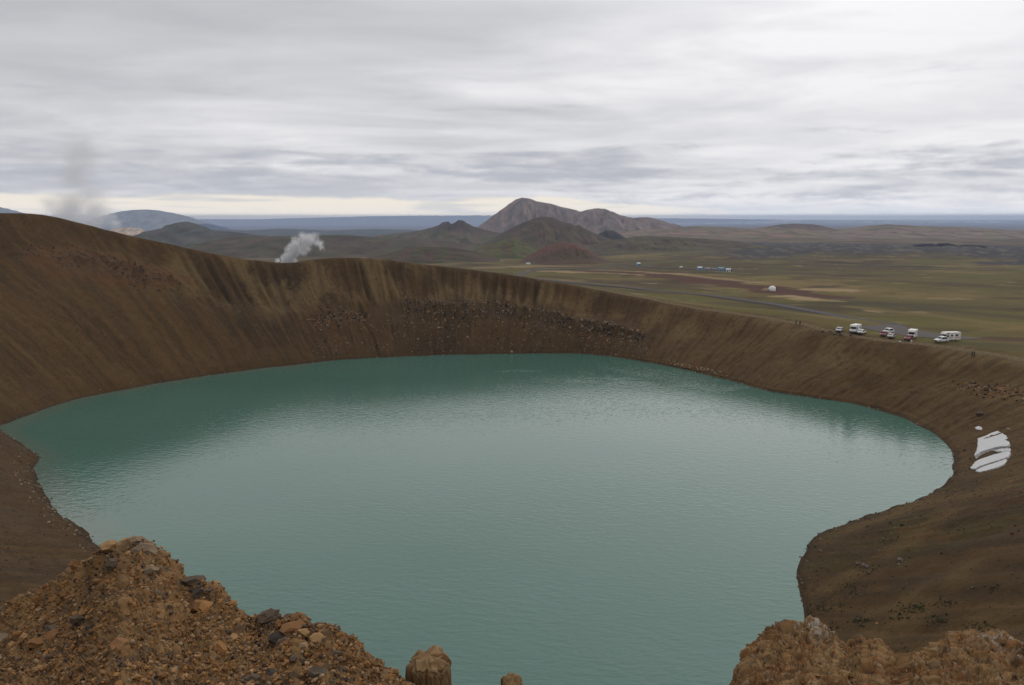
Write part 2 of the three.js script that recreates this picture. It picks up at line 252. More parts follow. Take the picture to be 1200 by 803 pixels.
for (const a of [[975, 340, 22, 9, SAND, 0.9], [957, 351, 20, 7, SAND, 0.95, -0.35], [930, 347.5, 17, 6, SAND, 0.9, -0.3], [1025, 365, 5, 4, SAND, 0.6], [1077, 366, 4, 3, SAND, 0.5], [715, 330, 10, 5, SAND, 0.5], [660, 318, 34, 8, SAND, 0.8], [690, 319.5, 32, 7, SAND, 0.9, -0.1],
  [820, 331, 14, 5, SAND, 0.55, -0.3], [770, 320.5, 30, 7, SAND, 0.8, -0.15], [830, 322, 26, 8, GRASS_DRY, 0.9], [870, 351, 12, 5, REDSOIL, 0.6], [640, 312, 60, 14, SAND, 0.7], [690, 309, 40, 14, SAND, 0.8], [610, 313, 50, 10, SAND, 0.6], [570, 314, 30, 7, SAND, 0.9],
  [845, 330, 34, 12, REDSOIL, 1, -0.35], [800, 325, 36, 9, REDSOIL, 1, -0.25], [740, 319, 60, 7, REDSOIL, 0.9, -0.1], [885, 336, 26, 11, REDSOIL, 1, -0.4], [920, 342, 22, 9, REDSOIL, 0.9, -0.4], [950, 346, 16, 6, REDSOIL, 0.7, -0.4], [770, 322, 30, 9, REDSOIL, 0.9, -0.2],
  [1180, 397, 8, 3, HEATH, 0.9], [1160, 398, 10, 3, REDSOIL, 0.5], [1080, 375, 30, 10, GRASS_GREEN, 0.5], [1100, 390, 20, 4, GRASS_GREEN, 0.5], [870, 362, 18, 8, GRASS_GREEN, 0.6], [1055, 312, 60, 26, SOIL_DARK, 0.8], [1000, 308, 60, 24, SOIL_DARK, 0.6], [1190, 309, 60, 40, LAVA, 0.95], [1110, 350, 14, 4, SAND, 0.4]]) { a[3] *= 1.9; spot(...a); }
swath([[690, 317.5], [740, 319.5], [780, 323.5], [830, 329.5], [880, 336.5], [920, 343], [965, 348.5]], 17, REDSOIL, 0.95);
swath([[560, 313.5], [610, 313.5], [660, 314.5], [720, 316.5], [790, 320.8], [850, 327.3], [890, 331.5]], 9, SAND, 0.7);
swath([[640, 318.2], [700, 319.6], [750, 322.2]], 6, SAND, 0.75);
swath([[925, 347], [960, 351.5], [985, 354.5]], 5, SAND, 0.9);
swath([[600, 311], [650, 312.2], [720, 312.5]], 14, HEATH, 0.8);
swath([[640, 324], [740, 332], [840, 343]], 10, [0.062, 0.048, 0.028], 0.7);
swath([[900, 310], [990, 309], [1090, 314]], 26, [0.05, 0.042, 0.028], 0.8);
swath([[950, 325], [1060, 330], [1200, 338]], 22, HEATH, 0.7);
swath([[980, 352], [1080, 362], [1200, 374]], 10, [0.06, 0.05, 0.03], 0.7);
swath([[1000, 361], [1090, 371], [1200, 385]], 7, GRASS_DRY, 0.6);
swath([[870, 300], [1000, 300], [1200, 304]], 40, GRASS_DRY, 0.6);
swath([[930, 317], [1060, 320], [1200, 326]], 18, GRASS_GREEN, 0.6);

// one sheet from the lake bed over the crater rim to the horizon
{
  const ths = [];
  for (const [a, b, step] of [[-180, -130, 0.28], [-130, -52, 0.1], [-52, 25, 0.17], [25, 70, 0.35], [70, 115, 0.8], [115, 180, 0.35]]) { const n = Math.round((b - a) / step); for (let i = 0; i < n; i++) ths.push(a + (b - a) * i / n); }
  const IN = 7, WALL = 104, OUT = 300, rows = IN + WALL + OUT, cols = ths.length, count = rows * cols;
  const pos = new Float32Array(count * 3), uv = new Float32Array(count * 2), info = {}, keep = new Float32Array(count * 2);
  for (let j = 0; j < rows; j++) for (let i = 0; i < cols; i++) {
    const th = ths[i], rs = shoreAt(th), R = rimR(th), c = Math.cos(th / 57.29578), s = Math.sin(th / 57.29578);
    let r;
    if (j < IN) r = rs - 2.2 - 5 * (IN - 1 - j); else if (j < IN + WALL) r = rs - 2 + (R + 2 - rs) * Math.pow((j - IN) / (WALL - 1), 1.12); else { const k = j - IN - WALL + 1; r = R + 0.9 * (Math.pow(1.0236, k) - 1) / 0.0236; }
    const x = LX + c * r, z = LZ + s * r, o = j * cols + i;
    pos[o * 3] = x; pos[o * 3 + 1] = ground(x, z); pos[o * 3 + 2] = z; uv[o * 2] = x; uv[o * 2 + 1] = z;
  }
  const index = new Uint32Array((rows - 1) * cols * 6); let k = 0;
  for (let j = 0; j < rows - 1; j++) for (let i = 0; i < cols; i++) { const a = j * cols + i, b = j * cols + (i + 1) % cols, c = a + cols, d = b + cols; index.set([a, b, c, b, d, c], k); k += 6; }
  const g = new THREE.BufferGeometry();
  g.setAttribute('position', new THREE.BufferAttribute(pos, 3)); g.setAttribute('uv', new THREE.BufferAttribute(uv, 2)); g.setIndex(new THREE.BufferAttribute(index, 1));
  g.computeVertexNormals();
  const nor = g.attributes.normal.array; if (nor[1] + nor[4] < 0) { for (let q = 0; q < index.length; q += 3) { const t = index[q]; index[q] = index[q + 1]; index[q + 1] = t; } g.computeVertexNormals(); }
  const col = new Float32Array(count * 3);
  for (let o = 0; o < count; o++) { const x = pos[o * 3], z = pos[o * 3 + 2]; ground(x, z, info); const c = groundColor(x, z, pos[o * 3 + 1], g.attributes.normal.array[o * 3 + 1], info); col[o * 3] = c[0]; col[o * 3 + 1] = c[1]; col[o * 3 + 2] = c[2]; }
  g.setAttribute('color', new THREE.BufferAttribute(col, 3));
  // grain of cinders and small stones
  const N = 1024, grain = new Uint8Array(N * N * 4), relief = new Float32Array(N * N);
  const wrapNoise = (x, y, f) => { const u = x / N * f, v = y / N * f; let s = 0; const bx = u / f, by = v / f; s = noise(u, v) * (1 - bx) * (1 - by) + noise(u - f, v) * bx * (1 - by) + noise(u, v - f) * (1 - bx) * by + noise(u - f, v - f) * bx * by; return s; };
  for (let y = 0; y < N; y++) for (let x = 0; x < N; x++) {
    const a = wrapNoise(x, y, 16), b = wrapNoise(x, y, 48), c = wrapNoise(x, y, 160), d = wrapNoise(x, y, 400), o = y * N + x;
    const v = 0.78 + 0.12 * a + 0.17 * b + 0.22 * c + 0.24 * d + (d > 0.62 ? 0.12 : 0) - (c < -0.6 ? 0.1 : 0), q = clamp(v * 255, 40, 255);
    grain[o * 4] = q; grain[o * 4 + 1] = clamp(q * (0.99 + 0.03 * b), 0, 255); grain[o * 4 + 2] = clamp(q * (0.96 + 0.06 * a), 0, 255); grain[o * 4 + 3] = 255;
    relief[o] = clamp(0.5 + 0.2 * b + 0.22 * c + 0.16 * d);
  }
  const tex = (data, type) => { const t = new THREE.DataTexture(data, N, N, type === 'b' ? THREE.RGBAFormat : THREE.RedFormat, type === 'b' ? THREE.UnsignedByteType : THREE.FloatType); t.wrapS = t.wrapT = THREE.RepeatWrapping; t.magFilter = THREE.LinearFilter; t.repeat.set(1 / 37, 1 / 37); t.needsUpdate = true; return t; };
  const map = tex(grain, 'b'), bump = tex(relief, 'f');
  const m = mesh('ground', g, new THREE.MeshStandardMaterial({ vertexColors: true, map, bumpMap: bump, bumpScale: 0.22, roughness: 1, color: new THREE.Color(1.3, 1.24, 1.12) }));
  m.material.specularIntensity = 0.2; tag(m, 'brown crater slopes running out into an olive grass plain', 'ground', { kind: 'structure' });
}
console.log('ground');

// ------------------------------------------------------------------ the lake
{
  const g = new THREE.CircleGeometry(150, 220); g.rotateX(-Math.PI / 2);
  const p = g.attributes.position, u = g.attributes.uv;
  for (let i = 0; i < p.count; i++) u.setXY(i, p.getX(i) / 300 + 0.5, 0.5 - p.getZ(i) / 300);
  const N = 2048, wave = new Float32Array(N * N), tint = new Uint8Array(N * N * 4);
  const paws = [[735, 450, 9, 5.5], [688, 447, 8, 3], [705, 444, 16, 3], [615, 435, 10, 3], [805, 452, 8, 2.5]].map(([px, py, a, b]) => { const p = at_height(px, py, 0); return [p.x, p.z, a, b]; });
  for (let j = 0; j < N; j++) for (let i = 0; i < N; i++) {
    const x = LX + (i / N - 0.5) * 300, z = LZ - (j / N - 0.5) * 300;
    // wind: a ruffled belt under the far wall and single cat's-paws, long smooth lanes in the middle, steady ripples to the right
    const lane = fbm(x * 0.011 + 0.5 * noise(z * 0.02, x * 0.008), z * 0.03 + 4, 4), [th, r] = polar(x, z), d = shoreAt(th) - r;
    let wind = 0.34 + 0.14 * sstep(-40, 60, x) + 0.22 * sstep(-150, -100, z) + 0.42 * lane;
    wind = Math.max(wind, (th < -30 && th > -172 ? 1.15 : 0) * sstep(30 + 22 * lane, 12 + 14 * lane, d) * sstep(-0.5, 0.1, lane + 0.2));
    for (const [px, pz, a, b] of paws) wind = Math.max(wind, 1.2 * sstep(1.7, 0.2, ((x - px) / a) ** 2 + ((z - pz) / b) ** 2 + 1.6 * lane + 0.6 * noise(x * 0.12, z * 0.2)));
    wind = clamp(wind, 0.09, 1.3);
    const warp = 2.2 * noise(x * 0.06, z * 0.06);
    const w = 0.5 * noise(x * 0.35 + z * 0.28 + warp * 0.2, z * 0.95 - x * 0.25) + 0.36 * noise(x * 0.8 - z * 0.3, z * 1.9 + x * 0.35 + warp) + 0.3 * noise(x * 1.5 + 3, z * 2.6 + 0.4 * x);
    wave[j * N + i] = 0.5 + 0.28 * w * wind;
    const silt = sstep(9, 0, d + 2 * noise(x * 0.05, z * 0.05)) * sstep(115, 128, Math.abs(th)) * 0.4, cl = fbm(x * 0.012 + 5, z * 0.02, 4);
    const c = mix3(mix3([0.040, 0.120, 0.092], [0.048, 0.128, 0.100], sstep(-0.3, 0.4, cl)), [0.12, 0.115, 0.085], silt), o = (j * N + i) * 4;
    for (let q = 0; q < 3; q++) tint[o + q] = Math.round(255 * Math.pow(c[q], 1 / 2.2)); tint[o + 3] = 255;
  }
  const bump = new THREE.DataTexture(wave, N, N, THREE.RedFormat, THREE.FloatType); bump.magFilter = THREE.LinearFilter; bump.needsUpdate = true;
  const map = new THREE.DataTexture(tint, N, N); map.magFilter = THREE.LinearFilter; map.colorSpace = THREE.SRGBColorSpace; map.needsUpdate = true;
  const m = mesh('lake_water', g, new THREE.MeshPhysicalMaterial({ map, bumpMap: bump, bumpScale: 0.2, roughness: 0.12, ior: 1.333 }));
  m.position.set(LX, 0, LZ); tag(m, 'milky turquoise lake filling the crater', 'lake', { kind: 'structure' });
}
console.log('lake');

// ------------------------------------------------------------------ hills and mountains, each a mass with its own depth
const hillMaterial = new THREE.MeshStandardMaterial({ vertexColors: true, roughness: 1 }); hillMaterial.specularIntensity = 0.15;
// crest: [px, py] seen from the eye at depth D; front / back: how far the foot reaches (m); foot: height of the base
function hill(name, label, category, crest, D, front, back, foot, color, o = {}) {
  const { gully = 0.12, freq = 9, power = 1.15, step = 0.8, skew = 0, rough = 0.09 } = o;
  const x0 = crest[0][0], x1 = crest[crest.length - 1][0], n = Math.max(30, Math.round((x1 - x0) / step)), m = o.rows ?? 56, pos = [], col = [], idx = [];
  const top = (px) => { let k = 1; while (k < crest.length - 1 && crest[k][0] < px) k++; const [a, b] = [crest[k - 1], crest[k]], t = clamp((px - a[0]) / (b[0] - a[0])), e = lerp(t, t * t * (3 - 2 * t), 0.4); return lerp(a[1], b[1], e); };
  const width = (x1 - x0) / FOCAL * D;
  for (let j = 0; j <= m; j++) for (let i = 0; i <= n; i++) {
    const u = i / n, px = lerp(x0, x1, u), c = at(px, top(px) + 0.35 * noise(px * 0.55, D) + 0.25 * noise(px * 1.3, 3), D), v = j / m * 2 - 1, a = Math.abs(v);
    const z = -D + (v < 0 ? -v * front : -v * back) + Math.max(0, c.y - foot) * 0.35 * noise(u * 5 + D, 1.7) * (1 - a), base = plain(c.x, z) - 3;
    const hgt = Math.max(0, c.y - base), k = Math.pow(1 - a, power) * (1 + 0.25 * a * (1 - a));
    const along = u * width, X = along / width * freq * (width / 1000) ** 0.35, G = ridged(X + 0.5 * noise(X * 0.6, a * 2) + skew * a, a * 0.8 + D * 0.001, 4), B = fbm(X * 2.2, v * 3 + 4, 4);
    const env = Math.sin(Math.PI * clamp(a * 1.02)) ;
    const y = base + hgt * clamp(k + env * (gully * 1.3 * G + rough * 1.4 * B + 0.05 * fbm(X * 7, v * 11, 3)), 0, 1.02);
    pos.push(c.x, y, z); const q = color({ u, v, a, G, B, k, x: along, y, n: fbm(along * 0.004 + D, v * 2.5, 4), f: noise(along * 0.03, v * 14) }); col.push(...q);
  }
  for (let j = 0; j < m; j++) for (let i = 0; i < n; i++) { const a = j * (n + 1) + i, b = a + 1, c = a + n + 1, d = c + 1; idx.push(a, b, c, b, d, c); }
  const g = new THREE.BufferGeometry(); g.setAttribute('position', new THREE.Float32BufferAttribute(pos, 3)); g.setAttribute('color', new THREE.Float32BufferAttribute(col, 3)); g.setIndex(idx); g.computeVertexNormals();
  const h = mesh(numbered(name), g, hillMaterial); tag(h, label, category, { kind: 'structure' }); return h;
}
const shades = (base, other, third, k = 1) => ({ n, G, B, f, x, v }) => { const t = 0.72 + 0.56 * sstep(-0.4, 0.4, fbm(x * 0.011 + 3, v * 6 + 1, 5, 0.62)), c = mix3(mix3(base, other, sstep(-0.2, 0.25, n + 0.35 * f)), third, k * sstep(0.05, 0.45, G * 0.5 + B)); return [c[0] * t, c[1] * t, c[2] * t]; };
const BLUE = shades([0.2, 0.19, 0.17], [0.22, 0.2, 0.17], [0.17, 0.17, 0.15]);
hill('far_mountain', 'flat topped blue mountain far beyond the steam plume', 'mountain', [[108, 268], [118, 262], [128, 252], [143, 248], [160, 246], [172, 245.5], [185, 246.5], [200, 249], [215, 253], [228, 258], [240, 262]], 15000, 1400, 1400, -160, BLUE, { gully: 0.05, power: 0.7 });
hill('far_mountain', 'blue mountain shoulder beyond the crater rim at far left', 'mountain', [[-90, 247], [-50, 243], [-20, 241], [0, 242], [12, 246], [24, 252], [34, 262]], 13000, 1500, 1500, -160, BLUE, { gully: 0.05, power: 0.8 });
hill('far_plateau', 'long blue plateau on the horizon behind the hills', 'plateau', [[-160, 262], [160, 259], [235, 257], [300, 257], [350, 255.5], [400, 254.5], [440, 253.5], [500, 252.8], [570, 252.5], [640, 254], [800, 256], [960, 258], [1110, 259], [1320, 261]], 34000, 3000, 2500, -160, BLUE, { gully: 0.06, step: 2, power: 0.6 });
hill('snowy_range', 'far blue range streaked with snow on the horizon', 'mountains', [[770, 263], [800, 262], [850, 261], [880, 260], [905, 259], [930, 257.5], [955, 259.5], [985, 258.5], [1010, 260], [1035, 257.5], [1060, 259.5], [1095, 258], [1120, 260], [1150, 259], [1180, 260.5], [1290, 258]], 27000, 2600, 2000, -100,
  (q) => mix3(BLUE(q), [0.8, 0.82, 0.85], sstep(0.0, 0.25, q.B * 1.25 + 0.5 * q.f) * sstep(0.8, 0.3, q.a)), { gully: 0.16, freq: 26, rough: 0.12, step: 1 });
hill('low_plateau', 'dark low fells stepping down behind the crater rim', 'hills', [[230, 268], [290, 270], [330, 268], [380, 270], [440, 268.5], [500, 270], [560, 268], [620, 268]], 9000, 2600, 1200, -110, shades([0.05, 0.058, 0.03], [0.065, 0.055, 0.036], [0.045, 0.05, 0.03]), { gully: 0.1, freq: 14, step: 1.2 });
const BROWNGREEN = shades([0.092, 0.074, 0.042], [0.098, 0.066, 0.044], [0.068, 0.064, 0.03]);
hill('hill', 'dark peaked hill beyond the sloping left rim', 'hill', [[150, 290], [165, 279], [178, 272], [188, 268], [196, 266], [206, 261.5], [218, 259.5], [228, 262], [238, 267], [252, 270], [275, 272], [300, 275], [340, 282], [380, 296]], 3400, 650, 500, -22, shades([0.068, 0.06, 0.045], [0.08, 0.07, 0.058], [0.06, 0.06, 0.038]), { gully: 0.13, freq: 10 });
hill('pale_hill', 'pale sandy geothermal slope beside the steam', 'hill', [[120, 275], [132, 268], [148, 266.5], [165, 268], [178, 276]], 3900, 240, 200, -10, shades([0.42, 0.33, 0.25], [0.5, 0.42, 0.34], [0.36, 0.27, 0.2]), { gully: 0.06 });
hill('hill', 'long dark green ridge behind the crater rim and small steam vent', 'hill', [[215, 300], [240, 284], [275, 277], [320, 277], [360, 276], [400, 275.5], [430, 277], [470, 280], [520, 283], [560, 288], [590, 300]], 2300, 520, 420, 2, shades([0.072, 0.056, 0.036], [0.082, 0.055, 0.04], [0.064, 0.058, 0.03]), { gully: 0.12, freq: 12 });
hill('hill', 'twin knobbed hill with dark rocky tops', 'hill', [[440, 276], [470, 273], [490, 270.5], [505, 267], [514, 264], [519, 260.5], [525, 259.5], [529, 262.5], [533, 261], [537, 258], [542, 258.2], [548, 262], [556, 266], [568, 269], [580, 272], [610, 278]], 3300, 520, 420, -14, (q) => mix3(BROWNGREEN(q), [0.05, 0.035, 0.03], sstep(0.55, 0.85, q.k) * bell(q.u, 0.55, 0.16)), { gully: 0.1, rough: 0.06 });
const GREYPINK = shades([0.205, 0.15, 0.118], [0.18, 0.122, 0.095], [0.15, 0.12, 0.10], 0.8);
const MOUNT = (q) => mix3(GREYPINK(q), [0.11, 0.1, 0.06], 0.6 * sstep(0.55, 0.95, q.a + 0.25 * q.n));
hill('mountain', 'tall grey brown mountain with a steep left flank', 'mountain', [[548, 274], [558, 267], [568, 260], [580, 251], [590, 244], [598, 238], [605, 233.5], [612, 231.5], [620, 232.5], [630, 236], [645, 238.5], [660, 243], [672, 245.5], [680, 248], [690, 252], [705, 258], [722, 264], [745, 272]], 5200, 700, 650, -20, MOUNT, { gully: 0.2, freq: 13, rough: 0.03, power: 1.05 });
hill('mountain', 'rounded grey brown mountain joined to the taller peak', 'mountain', [[650, 268], [668, 256], [680, 248], [690, 245.5], [700, 244], [708, 244.5], [718, 248], [728, 252.5], [742, 255.5], [752, 254.5], [760, 254.5], [772, 258], [786, 262], [800, 266], [830, 273]], 5000, 620, 600, -20, MOUNT, { gully: 0.2, freq: 13, rough: 0.03, power: 1.05 });
hill('ridge', 'reddish brown fell stretching right of the mountains', 'ridge', [[690, 274], [735, 270.5], [780, 268], [815, 265], [845, 266], [880, 268], [905, 266], [930, 268], [960, 271], [1010, 276], [1040, 284]], 4100, 620, 500, -8, shades([0.165, 0.12, 0.08], [0.19, 0.115, 0.085], [0.14, 0.12, 0.06]), { gully: 0.1, freq: 16, rough: 0.04 });
hill('ridge', 'flat topped brown fell with a steep right end', 'ridge', [[840, 276], [870, 270], [895, 266.5], [915, 263], [932, 262], [950, 262.8], [964, 264.5], [972, 268], [990, 274], [1020, 283]], 4400, 500, 500, -10, shades([0.14, 0.1, 0.07], [0.125, 0.085, 0.07], [0.085, 0.063, 0.05]), { gully: 0.1, rough: 0.04 });
hill('ridge', 'long mauve brown fell on the right horizon', 'ridge', [[930, 276], [975, 269.5], [1000, 267], [1020, 264.5], [1038, 263], [1060, 264], [1080, 265], [1110, 265.8], [1150, 267.5], [1180, 270], [1215, 271], [1260, 270], [1330, 276]], 3900, 640, 600, -12, shades([0.205, 0.145, 0.118], [0.175, 0.118, 0.102], [0.15, 0.132, 0.072]), { gully: 0.11, freq: 18, rough: 0.04 });
hill('hill', 'dark brown hill rising in front of the grey mountain', 'hill', [[548, 296], [562, 288], [576, 281], [590, 272], [604, 265], [616, 259.5], [628, 255.5], [638, 253.8], [647, 254.8], [654, 258], [662, 261], [668, 261.5], [674, 264.5], [679, 263.8], [686, 268], [698, 274], [712, 279], [735, 286], [760, 294]], 2500, 430, 330, 0, (q) => mix3(mix3(shades([0.092, 0.062, 0.038], [0.078, 0.052, 0.036], [0.076, 0.062, 0.03])(q), [0.075, 0.085, 0.025], 0.8 * sstep(0.25, 0.5, q.n - 0.15 + 0.4 * bell(q.u, 0.24, 0.1)) * sstep(0.25, 0.5, q.a)), [0.06, 0.042, 0.032], 0.6 * sstep(0.6, 0.9, q.k)), { gully: 0.13, freq: 9, rough: 0.05 });
hill('hill', 'green flanked foothill below the twin knobbed hill', 'hill', [[530, 302], [550, 294], [566, 288], [580, 284.5], [592, 281], [602, 280], [614, 284], [628, 291], [645, 301]], 1700, 260, 200, 2, shades([0.078, 0.074, 0.028], [0.085, 0.06, 0.035], [0.075, 0.08, 0.026]), { gully: 0.1 });
hill('knoll', 'dark craggy knoll to the right of the brown hill', 'hill', [[692, 284], [703, 273], [710, 269.5], [718, 270], [726, 274], [735, 280], [748, 287]], 2700, 160, 140, 0, shades([0.05, 0.045, 0.038], [0.065, 0.055, 0.048], [0.04, 0.036, 0.034]), { gully: 0.15, rough: 0.15 });
hill('ridge', 'low dark heath ridge behind the meadow', 'ridge', [[640, 294], [690, 288], [720, 281], [750, 276.5], [780, 277], [810, 279], [835, 280.5], [860, 283], [890, 288], [930, 296]], 2100, 300, 260, 0, shades([0.082, 0.064, 0.038], [0.072, 0.054, 0.038], [0.08, 0.07, 0.034]), { gully: 0.13, freq: 12, rough: 0.1 });
hill('cinder_hill', 'rounded rust red cinder hill beside the road', 'hill', [[600, 312], [612, 305], [622, 298], [634, 291.5], [644, 287], [654, 284.5], [664, 284.2], [674, 285.5], [684, 289], [694, 295], [704, 301], [714, 305], [728, 311]], 1300, 150, 120, 4, (q) => mix3(mix3([0.075, 0.054, 0.034], [0.09, 0.058, 0.038], sstep(-0.2, 0.3, q.n)), [0.11, 0.056, 0.04], 0.85 * sstep(0.45, 0.9, q.k + 0.4 * q.n + 0.2 * q.B)), { gully: 0.13, freq: 9, rough: 0.13, power: 1.05 });
hill('hill', 'smooth dark red brown hill just beyond the rim', 'hill', [[420, 304], [450, 297], [475, 291.5], [500, 289], [525, 289.5], [548, 293], [570, 299], [590, 306]], 1350, 190, 150, 4, shades([0.072, 0.05, 0.036], [0.065, 0.045, 0.036], [0.06, 0.056, 0.028]), { gully: 0.09 });
for (const [crest, label] of [[[[1068, 291], [1074, 287], [1080, 286], [1090, 285.5], [1096, 287], [1101, 291]], 'broad black lava block standing on the lava field'], [[[1099, 290], [1102, 285.5], [1110, 285], [1116, 286], [1119, 290]], 'black flat topped lava stack between two lower lava blocks'], [[[1124, 291], [1129, 287.5], [1140, 287], [1152, 288], [1158, 291]], 'low dark lava block at the far end of the lava field']])
  hill('lava_block', label, 'lava block', crest, 2150, 26, 26, -1, shades([0.035, 0.032, 0.034], [0.05, 0.045, 0.045], [0.028, 0.027, 0.028]), { gully: 0.2, rough: 0.2, power: 0.5, step: 0.5, rows: 20 });
console.log('hills');
// ------------------------------------------------------------------ roads, car park, path
function onPlain(px, py) { const d = ray(px, py); let y = 10, p; for (let i = 0; i < 60; i++) { p = at_height(px, py, y); y = lerp(y, plain(p.x, p.z), 0.6); } return p; }
const V3 = (x, y, z) => new THREE.Vector3(x, y, z);
function strip(points, sections, offset) {                                    // ribbon along points; sections: [side offset, rise]
  const pos = [], idx = [], uv = [], n = points.length, m = sections.length; let len = 0;
  for (let i = 0; i < n; i++) {
    const a = points[Math.max(0, i - 1)], b = points[Math.min(n - 1, i + 1)], t = b.clone().sub(a).setY(0).normalize(), side = V3(-t.z, 0, t.x); if (i) len += points[i].distanceTo(points[i - 1]);
    for (const [s, r] of sections) { const x = points[i].x + side.x * s, z = points[i].z + side.z * s; pos.push(x, offset(x, z, points[i], r), z); uv.push(len / 6, s / 6); }
  }
  for (let i = 0; i < n - 1; i++) for (let j = 0; j < m - 1; j++) { const a = i * m + j, b = a + 1, c = a + m, d = c + 1; idx.push(a, b, c, b, d, c); }
  const g = new THREE.BufferGeometry(); g.setAttribute('position', new THREE.Float32BufferAttribute(pos, 3)); g.setAttribute('uv', new THREE.Float32BufferAttribute(uv, 2)); g.setIndex(idx); g.computeVertexNormals();
  if (g.attributes.normal.getY(0) < 0) { const k = g.index.array; for (let q = 0; q < k.length; q += 3) { const t = k[q]; k[q] = k[q + 1]; k[q + 1] = t; } g.computeVertexNormals(); }
  return g;
}
function speckle(base, vary, size = 256, f = 40) {
  const d = new Uint8Array(size * size * 4);
  for (let i = 0; i < size * size; i++) { const x = i % size, y = Math.floor(i / size), v = 1 + vary * (0.6 * noise(x * f / size, y * f / size) + 0.5 * noise(x * 5 / size + 9, y * 5 / size) + 0.5 * (rnd() - 0.5)); for (let q = 0; q < 3; q++) d[i * 4 + q] = clamp(Math.pow(base[q] * v, 1 / 2.2) * 255, 0, 255); d[i * 4 + 3] = 255; }
  const t = new THREE.DataTexture(d, size, size); t.wrapS = t.wrapT = THREE.RepeatWrapping; t.colorSpace = THREE.SRGBColorSpace; t.magFilter = THREE.LinearFilter; t.needsUpdate = true; return t;
}
const M = (r, g, b, rough = 0.9, o = {}) => new THREE.MeshStandardMaterial({ color: new THREE.Color(r, g, b), roughness: rough, ...o });
const asphalt = M(1, 1, 1, 0.9, { map: speckle([0.078, 0.072, 0.072], 0.3) }), gravel = M(1, 1, 1, 1, { map: speckle([0.065, 0.055, 0.042], 0.5) }), dirt = M(1, 1, 1, 1, { map: speckle([0.135, 0.098, 0.052], 0.6) }), chip = M(1, 1, 1, 1, { map: speckle([0.105, 0.092, 0.085], 0.5) });
for (const m of [asphalt, gravel, dirt, chip]) m.specularIntensity = 0.15;
function road(px, label, half) {
  const curve = new THREE.CatmullRomCurve3(px.map(([x, y]) => onPlain(x, y)), false, 'centripetal'), pts = curve.getSpacedPoints(260);
  pts.forEach((p) => { p.y = plain(p.x, p.z); });
  for (let k = 0; k < 6; k++) for (let i = 1; i < pts.length - 1; i++) pts[i].y = (pts[i - 1].y + pts[i].y * 2 + pts[i + 1].y) / 4;
  const bank = strip(pts, [[-half - 3.2, -1.6], [-half - 0.4, 0.5], [half + 0.4, 0.5], [half + 3.2, -1.6]], (x, z, p, r) => p.y + 0.3 + r);
  const o = new THREE.Group(); o.name = numbered('road'); scene.add(o); tag(o, label, 'road', { kind: 'structure' });
  mesh('road_surface', strip(pts, [[-half, 0], [0, 0.05], [half, 0]], (x, z, p, r) => p.y + 0.82 + r), asphalt, o); mesh('road_embankment', bank, gravel, o);
}
road([[1056, 385.5], [1044, 382.2], [1020, 378.5], [990, 374], [950, 366], [900, 357], [850, 350], [800, 344.5], [740, 338.5], [690, 334], [650, 330], [622, 327], [606, 325.5]], 'grey asphalt road crossing the meadow to the car park', 2.6);
road([[606, 325.2], [609, 323], [615, 320.5], [624, 318.3], [640, 316.5], [665, 316], [690, 316], [704, 315], [716, 312.6], [735, 311.5], [750, 311.6], [770, 314], [795, 315.3], [820, 316], [855, 317.5]], 'grey road curving past the red cinder hill to the huts', 3.2);
{
  const upper = [[1004, 389.6], [1030, 386.6], [1043, 384.2], [1056, 384.6], [1070, 388.6], [1090, 391.5], [1120, 394.8], [1150, 399.6]].map((q) => onPlain(...q)), lower = [[1004, 390.3], [1028, 393.8], [1043, 395.5], [1058, 397.2], [1072, 398.4], [1092, 400], [1122, 401.6], [1150, 400.4]].map((q) => onPlain(...q));
  const a = new THREE.CatmullRomCurve3(upper).getPoints(60), b = new THREE.CatmullRomCurve3(lower).getPoints(60), pos = [], idx = [], uv = [];
  for (let i = 0; i <= 60; i++) for (let j = 0; j <= 10; j++) { const p = a[i].clone().lerp(b[i], j / 10), wob = (j === 0 || j === 10) ? 0.8 * noise(i * 0.4, j) : 0; p.z += wob; pos.push(p.x, ground(p.x, p.z) + 0.09, p.z); uv.push(p.x / 6, p.z / 6); }
  for (let i = 0; i < 60; i++) for (let j = 0; j < 10; j++) { const k = i * 11 + j; idx.push(k, k + 11, k + 1, k + 1, k + 11, k + 12); }
  const g = new THREE.BufferGeometry(); g.setAttribute('position', new THREE.Float32BufferAttribute(pos, 3)); g.setAttribute('uv', new THREE.Float32BufferAttribute(uv, 2)); g.setIndex(idx); g.computeVertexNormals();
  tag(mesh('car_park', g, chip), 'grey gravel car park on the crater rim', 'car park', { kind: 'structure' });
  const pts = []; for (let t = -74; t <= 12; t += 0.4) { const r = rimR(t) + 3.4 + 0.8 * noise(t * 0.2, 3), x = LX + Math.cos(t / 57.29578) * r, z = LZ + Math.sin(t / 57.29578) * r; pts.push(V3(x, 0, z)); }
  const side = [-1.35, -0.85, -0.3, 0.3, 0.85, 1.35].map((s) => [s, 0]);
  const wide = strip(pts, side, (x, z) => ground(x, z) + 0.07); const wp = wide.attributes.position; for (let i = 0; i < wp.count; i++) if (i % 6 === 0 || i % 6 === 5) { wp.setX(i, wp.getX(i) + 0.5 * noise(i * 0.21, 1)); wp.setZ(i, wp.getZ(i) + 0.5 * noise(i * 0.21, 8)); wp.setY(i, ground(wp.getX(i), wp.getZ(i)) + 0.03); }
  tag(mesh('path', wide, dirt), 'worn tan footpath along the crater rim', 'path', { kind: 'structure' });
}
console.log('roads');

